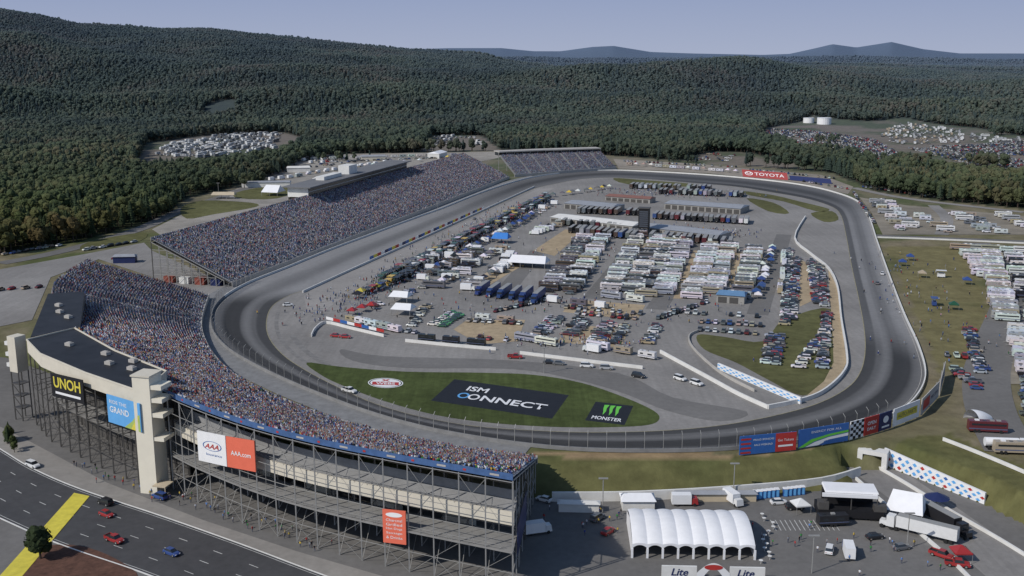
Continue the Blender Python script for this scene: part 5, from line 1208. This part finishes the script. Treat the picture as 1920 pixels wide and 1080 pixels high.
for pl_,n_,s_ in (([(1560,318),(1640,350),(1700,362),(1640,330)],25,.7),([(280,420),(330,400),(340,380),(300,395)],16,.7),([(1180,300),(1400,304),(1400,308),(1200,306)],14,.5),([(590,300),(700,296),(700,300),(600,305)],10,.6),([(0,745),(35,800),(20,830),(0,820)],10,.3),([(1640,300),(1760,306),(1740,316),(1650,310)],20,.7),([(1800,300),(1920,312),(1900,330),(1800,316)],26,.8),([(1500,262),(1560,258),(1600,272),(1540,276)],10,.6),([(1830,246),(1900,250),(1900,258),(1840,254)],12,.8),([(430,352),(520,338),(520,342),(440,358)],10,.7)):
    q=GP(pl_); 
    for i in range(n_):
        w=[random.random() for _ in q]; sw=sum(w); p=sum((a*b for a,b in zip(q,w)),Vector())/sw; ex.append((p.x,p.y,s_*random.uniform(.8,1.2)))
pts=np.vstack([pts,np.array(ex)])
X,Y=pts[:,0],pts[:,1]; Z=height(X,Y)
vis=(np.abs(X/np.maximum(Y,1))<.5)
dist=np.where(vis,Y,1e9); order=np.argsort(dist); ind=order[:285]; rest=np.setdiff1d(np.arange(len(X)),ind)
cluster=fbm(X/70,Y/70,3)
kindi=np.where(rng.random(len(X))<np.where(cluster>.05,.5,.10),rng.integers(5,8,len(X)),rng.integers(0,5,len(X)))
for i in ind:
    k=int(kindi[i]); sd='left of the main grandstand' if X[i]<0 else 'beyond the right hand camp'
    if X[i]<-100 and Y[i]>700: sd='deeper left of the grandstand'
    if Y[i]<400: sd='beside the left end of the suites'
    e=empty('pine_tree' if k>4 else 'broadleaf_tree',(X[i],Y[i],Z[i]),random.uniform(0,6.28)); s=float(pts[i,2]); e.scale=(s,s,s*random.uniform(.9,1.15))
    lab=('dark pointed conifer standing in the woods ' if k>4 else 'rounded broadleaf tree standing in the woods ')+sd
    tag(e,lab,'tree',('conifers ' if k>4 else 'broadleaf trees ')+sd)
    for nm,me in (('crown',KIND[k][0]),('trunk',KIND[k][1])):
        o=bpy.data.objects.new(nm,me); C.objects.link(o); o.parent=e
p=G(76,1048,zl); e=empty('broadleaf_tree',(p.x,p.y,zl+.1)); e.scale=(.72,.72,.6); tag(e,'small round green tree on the mulch bed by the yellow stripe','tree')
for nm,me in (('crown',crown_decid(50,34).build('crown',conif,None,False).data),('trunk',KIND[0][1])):
    o=bpy.data.objects.new(nm,me); C.objects.link(o); o.parent=e; o.location=(0,0,-1.5 if nm=='crown' else 0)
me=bpy.data.meshes.new('forest'); R_=pts[rest]; me.vertices.add(len(R_)); me.vertices.foreach_set('co',np.c_[R_[:,0],R_[:,1],Z[rest]].astype(np.float32).ravel())
at=me.attributes.new('sc','FLOAT','POINT'); at.data.foreach_set('value',R_[:,2].astype(np.float32))
at=me.attributes.new('kd','INT','POINT'); at.data.foreach_set('value',kindi[rest].astype(np.int32))
fo=bpy.data.objects.new('forest',me); C.objects.link(fo); tag(fo,'mixed green and russet forest covering the hills','forest',kind='stuff')
ng=bpy.data.node_groups.new('forest','GeometryNodeTree'); ng.interface.new_socket('Geometry',in_out='INPUT',socket_type='NodeSocketGeometry'); ng.interface.new_socket('Geometry',in_out='OUTPUT',socket_type='NodeSocketGeometry')
N=ng.nodes;L=ng.links; gi=N.new('NodeGroupInput');go=N.new('NodeGroupOutput'); iop=N.new('GeometryNodeInstanceOnPoints'); jn=N.new('GeometryNodeJoinGeometry')
for k in range(7,-1,-1):
    oi=N.new('GeometryNodeObjectInfo'); oi.inputs['Object'].default_value=KIND[k][2]; oi.inputs['As Instance'].default_value=True; L.new(oi.outputs['Geometry'],jn.inputs[0])
L.new(gi.outputs[0],iop.inputs['Points']); L.new(jn.outputs[0],iop.inputs['Instance']); iop.inputs['Pick Instance'].default_value=True
a=N.new('GeometryNodeInputNamedAttribute'); a.data_type='INT'; a.inputs['Name'].default_value='kd'; L.new(a.outputs['Attribute'],iop.inputs['Instance Index'])
a=N.new('GeometryNodeInputNamedAttribute'); a.data_type='FLOAT'; a.inputs['Name'].default_value='sc'; L.new(a.outputs['Attribute'],iop.inputs['Scale'])
rv=N.new('FunctionNodeRandomValue'); rv.data_type='FLOAT_VECTOR'; rv.inputs[0].default_value=(0,0,0); rv.inputs[1].default_value=(0,0,6.28); L.new(rv.outputs[0],iop.inputs['Rotation'])
L.new(iop.outputs[0],go.inputs[0]); md=fo.modifiers.new('forest','NODES'); md.node_group=ng
print('trees',len(pts),time.time()-T0)
# ---------------------------------------------------------------- light, world, camera
sd=Vector((-.78,-.50,0)).normalized(); el=math.radians(40)
sv=Vector((sd.x*math.cos(el),sd.y*math.cos(el),math.sin(el)))
l=bpy.data.lights.new('sun','SUN'); l.energy=3.3; l.angle=math.radians(.5); l.color=(1,.955,.89); lo=bpy.data.objects.new('sun',l); C.objects.link(lo)
lo.rotation_euler=(-sv).to_track_quat('-Z','Y').to_euler(); lo.location=(-300,-200,400)
w=bpy.data.worlds.new('World'); bpy.context.scene.world=w; w.use_nodes=True; t=w.node_tree; bg=t.nodes['Background']
sk=t.nodes.new('ShaderNodeTexSky'); sk.sky_type='NISHITA'; sk.sun_disc=False; sk.sun_elevation=el; sk.sun_rotation=math.atan2(sv.x,sv.y); sk.altitude=200; sk.air_density=1.0; sk.dust_density=.5; sk.ozone_density=2
STR=.105
tc=t.nodes.new('ShaderNodeTexCoord'); sx=t.nodes.new('ShaderNodeSeparateXYZ'); t.links.new(tc.outputs['Generated'],sx.inputs[0])
rp=t.nodes.new('ShaderNodeValToRGB'); e0=rp.color_ramp.elements; t.links.new(sx.outputs['Z'],rp.inputs[0])
e0[0].position=0; e0[0].color=(.375,.425,.565,1); e0[1].position=.25; e0[1].color=(.18,.25,.46,1)
x_=e0.new(.06); x_.color=(.28,.345,.525,1)
sc_=t.nodes.new('ShaderNodeVectorMath'); sc_.operation='SCALE'; sc_.inputs['Scale'].default_value=1/STR; t.links.new(rp.outputs[0],sc_.inputs[0])
mr=t.nodes.new('ShaderNodeMapRange'); mr.inputs[1].default_value=.05; mr.inputs[2].default_value=.35; mr.inputs[3].default_value=1; mr.inputs[4].default_value=0; t.links.new(sx.outputs['Z'],mr.inputs[0])
mi=t.nodes.new('ShaderNodeMix'); mi.data_type='RGBA'; t.links.new(mr.outputs[0],mi.inputs['Factor']); t.links.new(sk.outputs[0],mi.inputs['A']); t.links.new(sc_.outputs[0],mi.inputs['B'])
t.links.new(mi.outputs['Result'],bg.inputs[0]); bg.inputs[1].default_value=STR
cam=bpy.data.cameras.new('camera'); cam.lens=37.5; cam.sensor_width=36; cam.clip_end=40000; cam.clip_start=1
co=bpy.data.objects.new('camera',cam); C.objects.link(co); co.location=(0,0,H); co.rotation_euler=(math.pi/2-TH,0,0)
sc=bpy.context.scene; sc.camera=co; sc.view_settings.view_transform='Standard'; sc.view_settings.look='None'; sc.view_settings.exposure=0
print('done',time.time()-T0)
